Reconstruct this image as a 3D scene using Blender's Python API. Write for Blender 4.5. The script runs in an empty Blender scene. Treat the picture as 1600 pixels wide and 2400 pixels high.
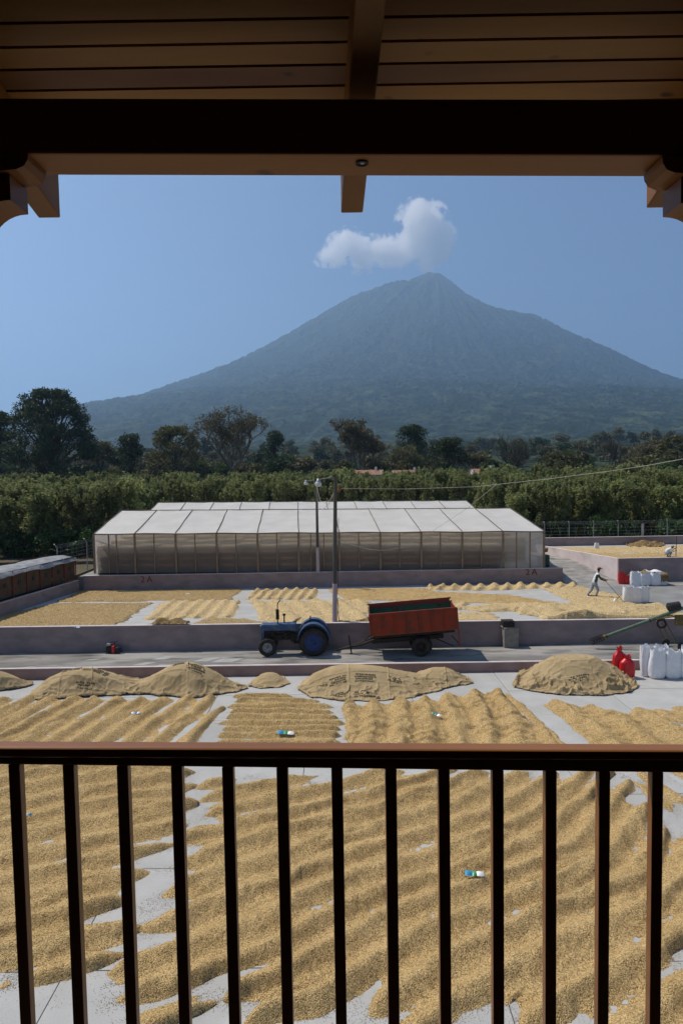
import bpy, bmesh, math, random
import numpy as np
from mathutils import Vector, Matrix
R = math.radians
SC = bpy.context.scene
COL = SC.collection
H = 9.6                                     # eye height above the front patio
# ------------------------------------------------------------------ camera
PITCH = math.atan(95 / 1600.0); ROLL = R(0.95)
_f = Vector((0, math.cos(PITCH), -math.sin(PITCH)))
_R0 = Vector((1, 0, 0)); _U0 = Vector((0, math.sin(PITCH), math.cos(PITCH)))
_r = _R0 * math.cos(ROLL) - _U0 * math.sin(ROLL)
_u = _U0 * math.cos(ROLL) + _R0 * math.sin(ROLL)
cd = bpy.data.cameras.new('camera'); cam = bpy.data.objects.new('camera', cd); COL.objects.link(cam)
cd.sensor_fit = 'HORIZONTAL'; cd.sensor_width = 24; cd.lens = 24.0; cd.clip_start = 0.05; cd.clip_end = 60000
cam.matrix_world = Matrix(((_r.x, _u.x, -_f.x, 0), (_r.y, _u.y, -_f.y, 0), (_r.z, _u.z, -_f.z, H), (0, 0, 0, 1)))
SC.camera = cam
# ------------------------------------------------------------------ light
SUN_DIR = Vector((-1.15, 0.62, 2.05)).normalized()
EL = math.asin(SUN_DIR.z); AZ = math.atan2(SUN_DIR.x, SUN_DIR.y)
world = bpy.data.worlds.new('World'); SC.world = world; world.use_nodes = True
wn = world.node_tree.nodes; wl = world.node_tree.links
sky = wn.new('ShaderNodeTexSky'); sky.sky_type = 'NISHITA'; sky.sun_disc = False
sky.sun_elevation = EL; sky.sun_rotation = AZ
sky.altitude = 1500; sky.air_density = 1.0; sky.dust_density = 0.7; sky.ozone_density = 3.0
wn['Background'].inputs[1].default_value = 0.092
wl.new(sky.outputs[0], wn['Background'].inputs[0])
sd = bpy.data.lights.new('sun', 'SUN'); sd.energy = 5.0; sd.angle = R(0.55); sd.color = (1.0, 0.90, 0.77)
sun = bpy.data.objects.new('sun', sd); COL.objects.link(sun)
sun.rotation_euler = SUN_DIR.to_track_quat('Z', 'Y').to_euler()
vs = SC.view_settings; vs.view_transform = 'Standard'; vs.look = 'None'; vs.gamma = 1; vs.exposure = -0.03
vs.use_curve_mapping = False
SC.cycles.use_denoising = True; SC.cycles.max_bounces = 12; SC.cycles.transparent_max_bounces = 12
SC.cycles.volume_bounces = 12
# ------------------------------------------------------------------ pixel helpers (photo shown 1568 wide)
def ray(px, py):
    px /= 0.98; py /= 0.98
    return _f + _r * ((px - 800) / 1600) + _u * ((1200 - py) / 1600)
def at(px, py, z=0.0):
    d = ray(px, py); t = (z - H) / d.z
    return Vector((d.x * t, d.y * t, z))
def atY(px, py, y):
    d = ray(px, py); t = y / d.y
    return Vector((d.x * t, y, H + d.z * t))
# ------------------------------------------------------------------ numpy noise
def _h(ix, iy, s):
    n = (ix * 374761393 + iy * 668265263 + s * 1442695041) & 0xffffffff
    n = ((n ^ (n >> 13)) * 1274126177) & 0xffffffff
    return ((n ^ (n >> 16)) & 0xffffff) / float(0xffffff)
def vnoise(x, y, s=0):
    x = np.asarray(x, float); y = np.asarray(y, float)
    ix = np.floor(x).astype(np.int64); iy = np.floor(y).astype(np.int64)
    fx = x - ix; fy = y - iy
    fx = fx * fx * fx * (fx * (fx * 6 - 15) + 10); fy = fy * fy * fy * (fy * (fy * 6 - 15) + 10)
    a = _h(ix, iy, s); b = _h(ix + 1, iy, s); c = _h(ix, iy + 1, s); d = _h(ix + 1, iy + 1, s)
    return (a * (1 - fx) + b * fx) * (1 - fy) + (c * (1 - fx) + d * fx) * fy
def fbm(x, y, oct=4, s=0, gain=0.5):
    v = 0; a = 1; t = 0
    for i in range(oct):
        v = v + a * vnoise(x * 2 ** i + 17.3 * i, y * 2 ** i - 9.1 * i, s + i); t += a; a *= gain
    return v / t
# ------------------------------------------------------------------ materials
def nodes_of(m):
    m.use_nodes = True; return m.node_tree.nodes, m.node_tree.links
def mat(name, col, rough=0.8, col2=None, scale=5.0, detail=5, stretch=(1, 1, 1), bump=0.0, bscale=None, spec=0.3, metallic=0.0,
        col3=None, scale3=0.6, contrast=(0.35, 0.65), rand=0.0, coat=0.0):
    m = bpy.data.materials.new(name); n, l = nodes_of(m); b = n['Principled BSDF']
    b.inputs['Roughness'].default_value = rough; b.inputs['Specular IOR Level'].default_value = spec
    b.inputs['Metallic'].default_value = metallic; b.inputs['Coat Weight'].default_value = coat
    tc = n.new('ShaderNodeTexCoord'); mp = n.new('ShaderNodeMapping'); mp.inputs['Scale'].default_value = stretch
    l.new(tc.outputs['Object'], mp.inputs[0])
    vec = mp.outputs[0]
    if rand:
        oi = n.new('ShaderNodeObjectInfo'); ad = n.new('ShaderNodeVectorMath'); ad.operation = 'MULTIPLY_ADD'
        ad.inputs[1].default_value = (37, 91, 53)
        l.new(oi.outputs['Random'], ad.inputs[0]); l.new(vec, ad.inputs[2]); vec = ad.outputs[0]
    out = None
    if col2 is not None:
        t = n.new('ShaderNodeTexNoise'); t.inputs['Scale'].default_value = scale; t.inputs['Detail'].default_value = detail
        l.new(vec, t.inputs['Vector'])
        mr = n.new('ShaderNodeMapRange'); mr.inputs[1].default_value = contrast[0]; mr.inputs[2].default_value = contrast[1]
        l.new(t.outputs[0], mr.inputs[0])
        mx = n.new('ShaderNodeMix'); mx.data_type = 'RGBA'; mx.inputs[6].default_value = (*col, 1); mx.inputs[7].default_value = (*col2, 1)
        l.new(mr.outputs[0], mx.inputs[0]); out = mx.outputs[2]
        if col3 is not None:
            t3 = n.new('ShaderNodeTexNoise'); t3.inputs['Scale'].default_value = scale3; t3.inputs['Detail'].default_value = 4
            l.new(vec, t3.inputs['Vector'])
            m3 = n.new('ShaderNodeMapRange'); m3.inputs[1].default_value = 0.5; m3.inputs[2].default_value = 0.72
            l.new(t3.outputs[0], m3.inputs[0])
            x3 = n.new('ShaderNodeMix'); x3.data_type = 'RGBA'; x3.inputs[7].default_value = (*col3, 1)
            l.new(m3.outputs[0], x3.inputs[0]); l.new(out, x3.inputs[6]); out = x3.outputs[2]
    if rand:
        hs = n.new('ShaderNodeHueSaturation'); mv = n.new('ShaderNodeMapRange')
        mv.inputs[3].default_value = 1 - rand; mv.inputs[4].default_value = 1 + rand
        l.new(oi.outputs['Random'], mv.inputs[0]); l.new(mv.outputs[0], hs.inputs['Value'])
        if out is not None: l.new(out, hs.inputs['Color'])
        else: hs.inputs['Color'].default_value = (*col, 1)
        out = hs.outputs[0]
    if out is not None: l.new(out, b.inputs['Base Color'])
    else: b.inputs['Base Color'].default_value = (*col, 1)
    if bump:
        tb = n.new('ShaderNodeTexNoise'); tb.inputs['Scale'].default_value = bscale or scale * 3; tb.inputs['Detail'].default_value = 6
        l.new(vec, tb.inputs['Vector'])
        bp = n.new('ShaderNodeBump'); bp.inputs['Strength'].default_value = 1.0; bp.inputs['Distance'].default_value = bump
        l.new(tb.outputs[0], bp.inputs['Height']); l.new(bp.outputs[0], b.inputs['Normal'])
    return m
M = {}
M['concrete'] = mat('pale_concrete', (0.40, 0.40, 0.385), 0.85, (0.45, 0.45, 0.435), 1.3, 8, bump=0.004, bscale=25, col3=(0.37, 0.37, 0.355), scale3=0.4, rand=0.02)
M['joint'] = mat('joint_filler', (0.10, 0.095, 0.085), 0.95, (0.16, 0.15, 0.13), 4)
M['road'] = mat('worn_road_cement', (0.185, 0.178, 0.163), 0.9, (0.34, 0.325, 0.30), 0.8, 9, stretch=(0.35, 1, 1), bump=0.01, bscale=14, col3=(0.085, 0.084, 0.08), scale3=1.4, contrast=(0.38, 0.62))
M['patch'] = mat('cement_patch', (0.40, 0.40, 0.385), 0.9, (0.33, 0.33, 0.31), 2, bump=0.004, bscale=18)
M['yard'] = mat('yard_cement', (0.205, 0.205, 0.20), 0.9, (0.27, 0.27, 0.262), 0.9, 8, bump=0.006, bscale=14)
M['pinkwall'] = mat('shade_dark_pink_limewash', (0.255, 0.195, 0.195), 0.9, (0.31, 0.245, 0.245), 1.1, 8, bump=0.006, bscale=9, col3=(0.20, 0.175, 0.17), scale3=0.9, stretch=(1, 1, 2.0))  # darker copy of the pink, the walls' shade put into the colour
M['pinktop'] = mat('pink_cement_capping', (0.50, 0.43, 0.43), 0.9, (0.58, 0.53, 0.52), 2, bump=0.004)
M['litpink'] = mat('sunlit_pink_limewash', (0.66, 0.565, 0.57), 0.9, (0.74, 0.66, 0.66), 1.1, 8, bump=0.006, bscale=9, col3=(0.5, 0.45, 0.44), scale3=0.9)  # lighter copy of the pink, sunlight on the side wall put into the colour
M['kerbpink'] = mat('brown_pink_limewash', (0.25, 0.17, 0.16), 0.9, (0.32, 0.23, 0.215), 1.4, 8, bump=0.005, bscale=9)
M['soil'] = mat('dry_soil', (0.11, 0.085, 0.055), 0.95, (0.075, 0.075, 0.035), 0.5, 8, bump=0.03, bscale=5)
M['wood'] = mat('stained_pine', (0.27, 0.115, 0.018), 0.5, (0.36, 0.17, 0.030), 9, 7, stretch=(0.12, 1, 1), bump=0.0006, bscale=40, col3=(0.15, 0.055, 0.018), scale3=2.5, rand=0.13)
M['woodbeam'] = mat('stained_pine_beam', (0.19, 0.064, 0.010), 0.5, (0.24, 0.09, 0.016), 7, 7, stretch=(0.12, 1, 1), bump=0.0006, bscale=40, col3=(0.14, 0.055, 0.02), scale3=1.8)
M['woodrafter'] = mat('stained_pine_rafter', (0.27, 0.11, 0.018), 0.5, (0.35, 0.155, 0.030), 7, 7, stretch=(1, 0.12, 1), bump=0.0006, bscale=40, col3=(0.20, 0.09, 0.03), scale3=4)
M['rail'] = mat('varnished_dark_wood', (0.21, 0.082, 0.024), 0.45, (0.28, 0.12, 0.038), 9, 7, stretch=(0.1, 1, 1), bump=0.0004, bscale=60, spec=0.35, coat=0.08)
M['rooftile'] = mat('clay_roof_tile', (0.24, 0.115, 0.075), 0.9, (0.34, 0.20, 0.14), 2)
M['blackout'] = mat('blackout_boarding', (0.035, 0.024, 0.015), 0.8, (0.05, 0.034, 0.02), 2)  # near-black, so the unseen room and floor throw no light on the beams
M['darkvoid'] = mat('light_blocking_sheet', (0.015, 0.012, 0.01), 0.95)  # dark sheet added over the ceiling boards to block light
M['black'] = mat('black_rubber', (0.018, 0.018, 0.018), 0.8, (0.05, 0.047, 0.042), 6, bump=0.003, bscale=30)
M['tyre'] = mat('dusty_tyre', (0.02, 0.02, 0.019), 0.9, (0.045, 0.04, 0.034), 5, bump=0.004, bscale=20)
M['iron'] = mat('greasy_iron', (0.016, 0.015, 0.014), 0.7, (0.045, 0.034, 0.026), 8, bump=0.004, bscale=20, metallic=0.3)
M['blue'] = mat('faded_blue_enamel', (0.014, 0.055, 0.15), 0.5, (0.025, 0.09, 0.21), 5, bump=0.001, col3=(0.09, 0.11, 0.13), scale3=5, spec=0.5)
M['bluerim'] = mat('blue_rim_paint', (0.012, 0.035, 0.15), 0.5, (0.03, 0.06, 0.18), 6)
M['greyrim'] = mat('grey_rim_paint', (0.33, 0.35, 0.38), 0.5, (0.22, 0.22, 0.22), 6)
M['redpaint'] = mat('rusty_red_paint', (0.25, 0.026, 0.010), 0.65, (0.17, 0.032, 0.014), 3, bump=0.003, col3=(0.085, 0.035, 0.02), scale3=2.4)
M['reddark'] = mat('dark_red_frame', (0.24, 0.035, 0.018), 0.6, (0.16, 0.05, 0.03), 5)
M['greenpaint'] = mat('green_trailer_paint', (0.02, 0.17, 0.09), 0.6, (0.09, 0.05, 0.035), 2.5, contrast=(0.55, 0.7))
M['burlap'] = mat('burlap_weave', (0.40, 0.30, 0.165), 0.95, (0.44, 0.335, 0.19), 2.0, 5, bump=0.003, bscale=40, col3=(0.33, 0.245, 0.13), scale3=0.9, spec=0.05)
M['burlapdark'] = mat('old_burlap', (0.18, 0.12, 0.055), 0.95, (0.30, 0.21, 0.10), 5, bump=0.01, bscale=30, spec=0.05)
M['print'] = mat('faded_sack_print', (0.06, 0.05, 0.035), 0.95, (0.12, 0.10, 0.06), 25, spec=0.05)
M['whitebag'] = mat('white_woven_sack', (0.72, 0.73, 0.76), 0.5, (0.80, 0.81, 0.83), 5, bump=0.008, bscale=8, spec=0.4)
M['redbag'] = mat('red_woven_sack', (0.62, 0.008, 0.015), 0.4, (0.50, 0.006, 0.012), 5, bump=0.006, bscale=9, spec=0.5)
M['greentube'] = mat('green_auger_paint', (0.07, 0.13, 0.085), 0.5, (0.11, 0.17, 0.12), 5, col3=(0.13, 0.09, 0.05), scale3=4)
M['yellow'] = mat('dirty_yellow_paint', (0.20, 0.15, 0.03), 0.6, (0.10, 0.08, 0.03), 6)
M['polegrey'] = mat('dark_timber_pole', (0.075, 0.070, 0.062), 0.9, (0.13, 0.12, 0.105), 5, 6, stretch=(1, 1, 0.1), bump=0.004, bscale=20)
M['palepaint'] = mat('pole_base_paint', (0.42, 0.34, 0.36), 0.9, (0.48, 0.41, 0.42), 4)
M['metal'] = mat('galvanised_steel', (0.40, 0.41, 0.42), 0.45, (0.30, 0.30, 0.30), 6, metallic=0.6)
M['skin'] = mat('skin', (0.24, 0.12, 0.07), 0.6)
M['denim'] = mat('grey_blue_trousers', (0.22, 0.26, 0.32), 0.9, (0.28, 0.32, 0.38), 12)
M['shirt'] = mat('pale_grey_shirt', (0.66, 0.69, 0.72), 0.9, (0.55, 0.58, 0.60), 10)
M['greensleeve'] = mat('dark_green_sleeve', (0.05, 0.075, 0.055), 0.9)
M['cap'] = mat('brown_red_cap', (0.16, 0.05, 0.03), 0.9)
M['hair'] = mat('dark_hair', (0.012, 0.009, 0.007), 0.7)
M['boot'] = mat('dark_boot', (0.025, 0.018, 0.015), 0.7)
M['bark'] = mat('grey_bark', (0.13, 0.105, 0.08), 0.95, (0.20, 0.17, 0.14), 4, bump=0.02, bscale=6)
M['darkbark'] = mat('dark_bark', (0.045, 0.036, 0.028), 0.95, (0.075, 0.062, 0.048), 4)
M['housewhite'] = mat('white_house_wall', (0.72, 0.71, 0.68), 0.9, (0.62, 0.61, 0.58), 1)
M['redletter'] = mat('red_letter_paint', (0.13, 0.02, 0.018), 0.9, (0.17, 0.05, 0.045), 9)
M['packetblue'] = mat('blue_foil', (0.04, 0.30, 0.55), 0.3)
M['packetgreen'] = mat('green_foil', (0.05, 0.35, 0.15), 0.3)
M['packetwhite'] = mat('white_foil', (0.85, 0.86, 0.88), 0.25, spec=0.6)
M['cable'] = mat('pale_cable', (0.42, 0.40, 0.37), 0.6)
M['silver'] = mat('silver_plastic_cover', (0.33, 0.33, 0.33), 0.5, (0.19, 0.185, 0.18), 1.6, 5, bump=0.03, bscale=2.0, spec=0.5)
M['net'] = mat('brown_shade_net', (0.075, 0.048, 0.030), 0.9, (0.11, 0.072, 0.045), 2)
M['shelf'] = mat('orange_brown_shelf', (0.30, 0.14, 0.06), 0.8, (0.22, 0.11, 0.05), 2)
M['rackdark'] = mat('dark_drying_rack', (0.035, 0.030, 0.026), 0.9, (0.06, 0.05, 0.04), 2)
M['batten'] = mat('dark_batten', (0.12, 0.11, 0.09), 0.8)
M['frame_wood'] = mat('greenhouse_post', (0.25, 0.185, 0.135), 0.8, (0.19, 0.14, 0.10), 5)
M['greenbox'] = mat('green_cabinet', (0.02, 0.07, 0.045), 0.6)
M['boxgrey'] = mat('grey_concrete_block', (0.20, 0.18, 0.16), 0.95, (0.27, 0.25, 0.22), 4, bump=0.006)
M['lampglass'] = mat('milky_lamp_glass', (0.62, 0.64, 0.62), 0.2, spec=0.6)
def knots(m, sc, st):
    n, l = nodes_of(m); b = n['Principled BSDF']; src = b.inputs['Base Color'].links[0].from_socket
    tc = n.new('ShaderNodeTexCoord'); oi = n.new('ShaderNodeObjectInfo'); ad = n.new('ShaderNodeVectorMath'); ad.operation = 'MULTIPLY_ADD'; ad.inputs[1].default_value = (31, 17, 7)
    l.new(oi.outputs['Random'], ad.inputs[0]); l.new(tc.outputs['Object'], ad.inputs[2])
    mp = n.new('ShaderNodeMapping'); mp.inputs['Scale'].default_value = st; l.new(ad.outputs[0], mp.inputs[0])
    nz = n.new('ShaderNodeTexNoise'); nz.inputs['Scale'].default_value = 6; l.new(mp.outputs[0], nz.inputs['Vector'])
    mv = n.new('ShaderNodeVectorMath'); mv.operation = 'MULTIPLY_ADD'; mv.inputs[1].default_value = (.12, .12, .12); l.new(nz.outputs['Color'], mv.inputs[0]); l.new(mp.outputs[0], mv.inputs[2])
    v = n.new('ShaderNodeTexVoronoi'); v.inputs['Scale'].default_value = sc; l.new(mv.outputs[0], v.inputs['Vector'])
    mr = n.new('ShaderNodeMapRange'); mr.inputs[1].default_value = .06; mr.inputs[2].default_value = .13; mr.inputs[3].default_value = .75; mr.inputs[4].default_value = 0
    l.new(v.outputs['Distance'], mr.inputs[0]); mx = n.new('ShaderNodeMix'); mx.data_type = 'RGBA'; mx.inputs[7].default_value = (.045, .016, .006, 1)
    l.new(mr.outputs[0], mx.inputs[0]); l.new(src, mx.inputs[6]); l.new(mx.outputs[2], b.inputs['Base Color'])
knots(M['wood'], 5.0, (1, 2.2, 1)); knots(M['woodbeam'], 3.5, (1, 1.6, 1)); knots(M['woodrafter'], 4.0, (2, 1, 1))
def leafmat(name, c1, c2, tr=0.25, rand=0.25, sc=0.8):
    m = mat(name, c1, 0.6, c2, sc, 4, rand=rand, spec=0.25, contrast=(0.3, 0.7))
    n, l = nodes_of(m); b = n['Principled BSDF']; src = b.inputs['Base Color'].links[0].from_socket
    t = n.new('ShaderNodeBsdfTranslucent'); l.new(src, t.inputs[0]); mx = n.new('ShaderNodeMixShader'); mx.inputs[0].default_value = tr
    l.new(b.outputs[0], mx.inputs[1]); l.new(t.outputs[0], mx.inputs[2]); l.new(mx.outputs[0], n['Material Output'].inputs[0])
    return m
M['leaf_hedge'] = leafmat('shade_tree_leaf', (0.13, 0.155, 0.05), (0.31, 0.33, 0.13), 0.45)
M['leaf_coffee'] = leafmat('glossy_coffee_leaf', (0.030, 0.070, 0.018), (0.070, 0.125, 0.035), 0.2)
M['leaf_dark'] = leafmat('dark_evergreen_leaf', (0.024, 0.048, 0.018), (0.055, 0.080, 0.026), 0.2, 0.15)
M['leaf_olive'] = leafmat('olive_leaf', (0.080, 0.085, 0.030), (0.145, 0.135, 0.052), 0.25, 0.2)
M['leaf_bright'] = leafmat('fresh_green_leaf', (0.045, 0.085, 0.018), (0.085, 0.13, 0.03), 0.3, 0.15)
M['leaf_dry'] = leafmat('dry_brown_leaf', (0.10, 0.090, 0.042), (0.14, 0.125, 0.06), 0.3, 0.15)
def coffee_mat(name, c1, c2, c3, gs):
    m = mat(name, c1, 0.85, c2, 1.2, 4, spec=0.15)
    n, l = nodes_of(m); b = n['Principled BSDF']; src = b.inputs['Base Color'].links[0].from_socket
    tc = n.new('ShaderNodeTexCoord'); v = n.new('ShaderNodeTexVoronoi'); v.inputs['Scale'].default_value = gs
    l.new(tc.outputs['Object'], v.inputs['Vector'])
    sp = n.new('ShaderNodeSeparateColor'); l.new(v.outputs['Color'], sp.inputs[0])
    hs = n.new('ShaderNodeHueSaturation'); mr = n.new('ShaderNodeMapRange'); mr.inputs[3].default_value = 0.50; mr.inputs[4].default_value = 1.50
    l.new(sp.outputs[0], mr.inputs[0]); l.new(mr.outputs[0], hs.inputs['Value']); l.new(src, hs.inputs['Color'])
    mx = n.new('ShaderNodeMix'); mx.data_type = 'RGBA'; mx.inputs[7].default_value = (*c3, 1); m2 = n.new('ShaderNodeMapRange')
    m2.inputs[1].default_value = 0.86; m2.inputs[2].default_value = 0.9
    l.new(sp.outputs[1], m2.inputs[0]); l.new(m2.outputs[0], mx.inputs[0]); l.new(hs.outputs[0], mx.inputs[6]); l.new(mx.outputs[2], b.inputs['Base Color'])
    bp = n.new('ShaderNodeBump'); bp.inputs['Distance'].default_value = 0.020; bp.invert = True
    l.new(v.outputs['Distance'], bp.inputs['Height']); l.new(bp.outputs[0], b.inputs['Normal'])
    return m
M['beans'] = coffee_mat('parchment_coffee', (0.50, 0.345, 0.152), (0.58, 0.41, 0.19), (0.20, 0.12, 0.04), 58)
M['beanspale'] = coffee_mat('pale_parchment_coffee', (0.56, 0.42, 0.22), (0.61, 0.465, 0.25), (0.34, 0.23, 0.10), 40)
M['beansdark'] = coffee_mat('brown_parchment_coffee', (0.38, 0.27, 0.125), (0.43, 0.31, 0.15), (0.19, 0.12, 0.05), 40)
# ------------------------------------------------------------------ mesh builder and object helpers
class MB:
    def __init__(s): s.v = []; s.f = []; s.m = []
    def add(s, vs_, fs, mi=0):
        o = len(s.v); s.v += [tuple(p) for p in vs_]; s.f += [tuple(i + o for i in f) for f in fs]; s.m += [mi] * len(fs); return s
    def box(s, x0, x1, y0, y1, z0, z1, mi=0):
        v = [(x0, y0, z0), (x1, y0, z0), (x1, y1, z0), (x0, y1, z0), (x0, y0, z1), (x1, y0, z1), (x1, y1, z1), (x0, y1, z1)]
        return s.add(v, [(0, 3, 2, 1), (4, 5, 6, 7), (0, 1, 5, 4), (1, 2, 6, 5), (2, 3, 7, 6), (3, 0, 4, 7)], mi)
    def hexa(s, v, mi=0):
        return s.add(v, [(0, 3, 2, 1), (4, 5, 6, 7), (0, 1, 5, 4), (1, 2, 6, 5), (2, 3, 7, 6), (3, 0, 4, 7)], mi)
    def quad(s, a, b, c, d, mi=0): return s.add([a, b, c, d], [(0, 1, 2, 3)], mi)
    def prism(s, poly, h0, h1, axis='y', mi=0):
        n = len(poly)
        def P(p, h):
            return (p[0], h, p[1]) if axis == 'y' else ((h, p[0], p[1]) if axis == 'x' else (p[0], p[1], h))
        v = [P(p, h0) for p in poly] + [P(p, h1) for p in poly]
        f = [tuple(range(n)), tuple(range(2 * n - 1, n - 1, -1))] + [(i, i + n, (i + 1) % n + n, (i + 1) % n) for i in range(n)]
        return s.add(v, f, mi)
    def tube(s, pts, rad, seg=8, mi=0, cap=True):
        pts = [Vector(p) for p in pts]; n = len(pts)
        rad = [rad] * n if not hasattr(rad, '__len__') else rad
        o = len(s.v); up = None
        for i, p in enumerate(pts):
            d = (pts[min(i + 1, n - 1)] - pts[max(i - 1, 0)])
            d = d.normalized() if d.length > 1e-9 else Vector((0, 0, 1))
            if up is None: up = Vector((0, 0, 1)) if abs(d.z) < 0.9 else Vector((1, 0, 0))
            a = d.cross(up).normalized(); b = a.cross(d).normalized(); up = b
            for k in range(seg):
                t = 2 * math.pi * k / seg
                s.v.append(tuple(p + (a * math.cos(t) + b * math.sin(t)) * rad[i]))
        for i in range(n - 1):
            for k in range(seg):
                k2 = (k + 1) % seg
                s.f.append((o + i * seg + k, o + i * seg + k2, o + (i + 1) * seg + k2, o + (i + 1) * seg + k)); s.m.append(mi)
        if cap:
            s.f.append(tuple(o + k for k in range(seg))[::-1]); s.m.append(mi)
            s.f.append(tuple(o + (n - 1) * seg + k for k in range(seg))); s.m.append(mi)
        return s
    def cyl(s, a, b, r, seg=16, mi=0, r2=None): return s.tube([a, b], [r, r if r2 is None else r2], seg, mi)
    def lathe(s, prof, c=(0, 0, 0), axis='z', seg=24, mi=0, closed=False):
        o = len(s.v); n = len(prof)
        for r_, h in prof:
            for k in range(seg):
                t = 2 * math.pi * k / seg; x = r_ * math.cos(t); y = r_ * math.sin(t)
                p = (x, y, h) if axis == 'z' else ((x, h, y) if axis == 'y' else (h, x, y))
                s.v.append((p[0] + c[0], p[1] + c[1], p[2] + c[2]))
        for i in range(n if closed else n - 1):
            i2 = (i + 1) % n
            for k in range(seg):
                k2 = (k + 1) % seg
                s.f.append((o + i * seg + k, o + i * seg + k2, o + i2 * seg + k2, o + i2 * seg + k)); s.m.append(mi)
        return s
    def ball(s, c, r, seg=12, rings=8, sc=(1, 1, 1), mi=0):
        pr = [(max(1e-4, math.sin(math.pi * i / rings)) , -math.cos(math.pi * i / rings)) for i in range(rings + 1)]
        o = len(s.v); s.lathe(pr, seg=seg, mi=mi)
        for i in range(o, len(s.v)):
            v = s.v[i]; s.v[i] = (v[0] * r * sc[0] + c[0], v[1] * r * sc[1] + c[1], v[2] * r * sc[2] + c[2])
        return s
    def mesh(s, name, mats, smooth=False):
        me = bpy.data.meshes.new(name); me.from_pydata(s.v, [], s.f)
        for m in (mats if isinstance(mats, (list, tuple)) else [mats]): me.materials.append(M[m] if isinstance(m, str) else m)
        me.polygons.foreach_set('material_index', s.m)
        if smooth: me.shade_smooth()
        me.update(); return me
    def obj(s, name, mats, parent=None, smooth=False, loc=None, **kw):
        return link(name, s.mesh(name, mats, smooth), parent, loc, **kw)
def bevel(o, w=0.01, seg=2):
    b = o.modifiers.new('bevel', 'BEVEL'); b.width = w; b.segments = seg; b.limit_method = 'ANGLE'; return o
def link(name, me, parent=None, loc=None, rot=None, **kw):
    o = bpy.data.objects.new(name, me); COL.objects.link(o)
    if parent is not None: o.parent = parent
    if loc is not None: o.location = loc
    if rot is not None: o.rotation_euler = rot
    tag(o, **kw); return o
def tag(o, label=None, cat=None, group=None, kind=None):
    if label: o['label'] = label
    if cat: o['category'] = cat
    if group: o['group'] = group
    if kind: o['kind'] = kind
    return o
def thing(name, loc=(0, 0, 0), rot=None, **kw): return link(name, None, None, loc, rot, **kw)
def copy_tree(o, kids, loc=None, rot=None, **kw):
    r = o.copy(); COL.objects.link(r)
    if loc is not None: r.location = loc
    if rot is not None: r.rotation_euler = rot
    tag(r, **kw)
    for ch in kids:
        c = ch.copy(); COL.objects.link(c); c.parent = r
    return r
def grid_mesh(name, X, Y, Z, mask, mats, smooth=True, matidx=None):
    """faces of a regular grid wherever mask (per face) is set; unused points dropped"""
    ny, nx = X.shape
    idx = np.arange(ny * nx).reshape(ny, nx)
    q = np.stack([idx[:-1, :-1], idx[:-1, 1:], idx[1:, 1:], idx[1:, :-1]], -1)[mask]
    used, inv = np.unique(q.ravel(), return_inverse=True)
    co = np.stack([X.ravel(), Y.ravel(), Z.ravel()], -1)[used]
    me = bpy.data.meshes.new(name); nf = len(q)
    me.vertices.add(len(co)); me.vertices.foreach_set('co', co.ravel().astype(np.float32))
    me.loops.add(nf * 4); me.loops.foreach_set('vertex_index', inv.astype(np.int32).ravel())
    me.polygons.add(nf); me.polygons.foreach_set('loop_start', np.arange(0, nf * 4, 4, dtype=np.int32))
    if matidx is not None: me.polygons.foreach_set('material_index', matidx[mask].astype(np.int32))
    for m in (mats if isinstance(mats, (list, tuple)) else [mats]): me.materials.append(M[m] if isinstance(m, str) else m)
    me.update(calc_edges=True)
    if smooth: me.shade_smooth()
    return me
def raw_quads(name, co, mats, smooth=False):
    """co: (n,4,3) separate quads"""
    n = len(co); me = bpy.data.meshes.new(name)
    me.vertices.add(n * 4); me.vertices.foreach_set('co', co.reshape(-1).astype(np.float32))
    me.loops.add(n * 4); me.loops.foreach_set('vertex_index', np.arange(n * 4, dtype=np.int32))
    me.polygons.add(n); me.polygons.foreach_set('loop_start', np.arange(0, n * 4, 4, dtype=np.int32))
    for m in (mats if isinstance(mats, (list, tuple)) else [mats]): me.materials.append(M[m])
    me.update(calc_edges=True); return me
def poly_sd(X, Y, poly):
    """signed distance, positive inside"""
    P = np.array([(p[0], p[1]) for p in poly]); n = len(P)
    d = np.full(X.shape, 1e9); ins = np.zeros(X.shape, bool)
    for i in range(n):
        a = P[i]; b = P[(i + 1) % n]; e = b - a; L = max((e * e).sum(), 1e-12)
        t = np.clip(((X - a[0]) * e[0] + (Y - a[1]) * e[1]) / L, 0, 1)
        d = np.minimum(d, np.hypot(X - a[0] - t * e[0], Y - a[1] - t * e[1]))
        c = ((a[1] > Y) != (b[1] > Y))
        with np.errstate(divide='ignore', invalid='ignore'):
            xi = (b[0] - a[0]) * (Y - a[1]) / (b[1] - a[1] + 1e-12) + a[0]
        ins ^= c & (X < xi)
    return np.where(ins, d, -d)
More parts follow.
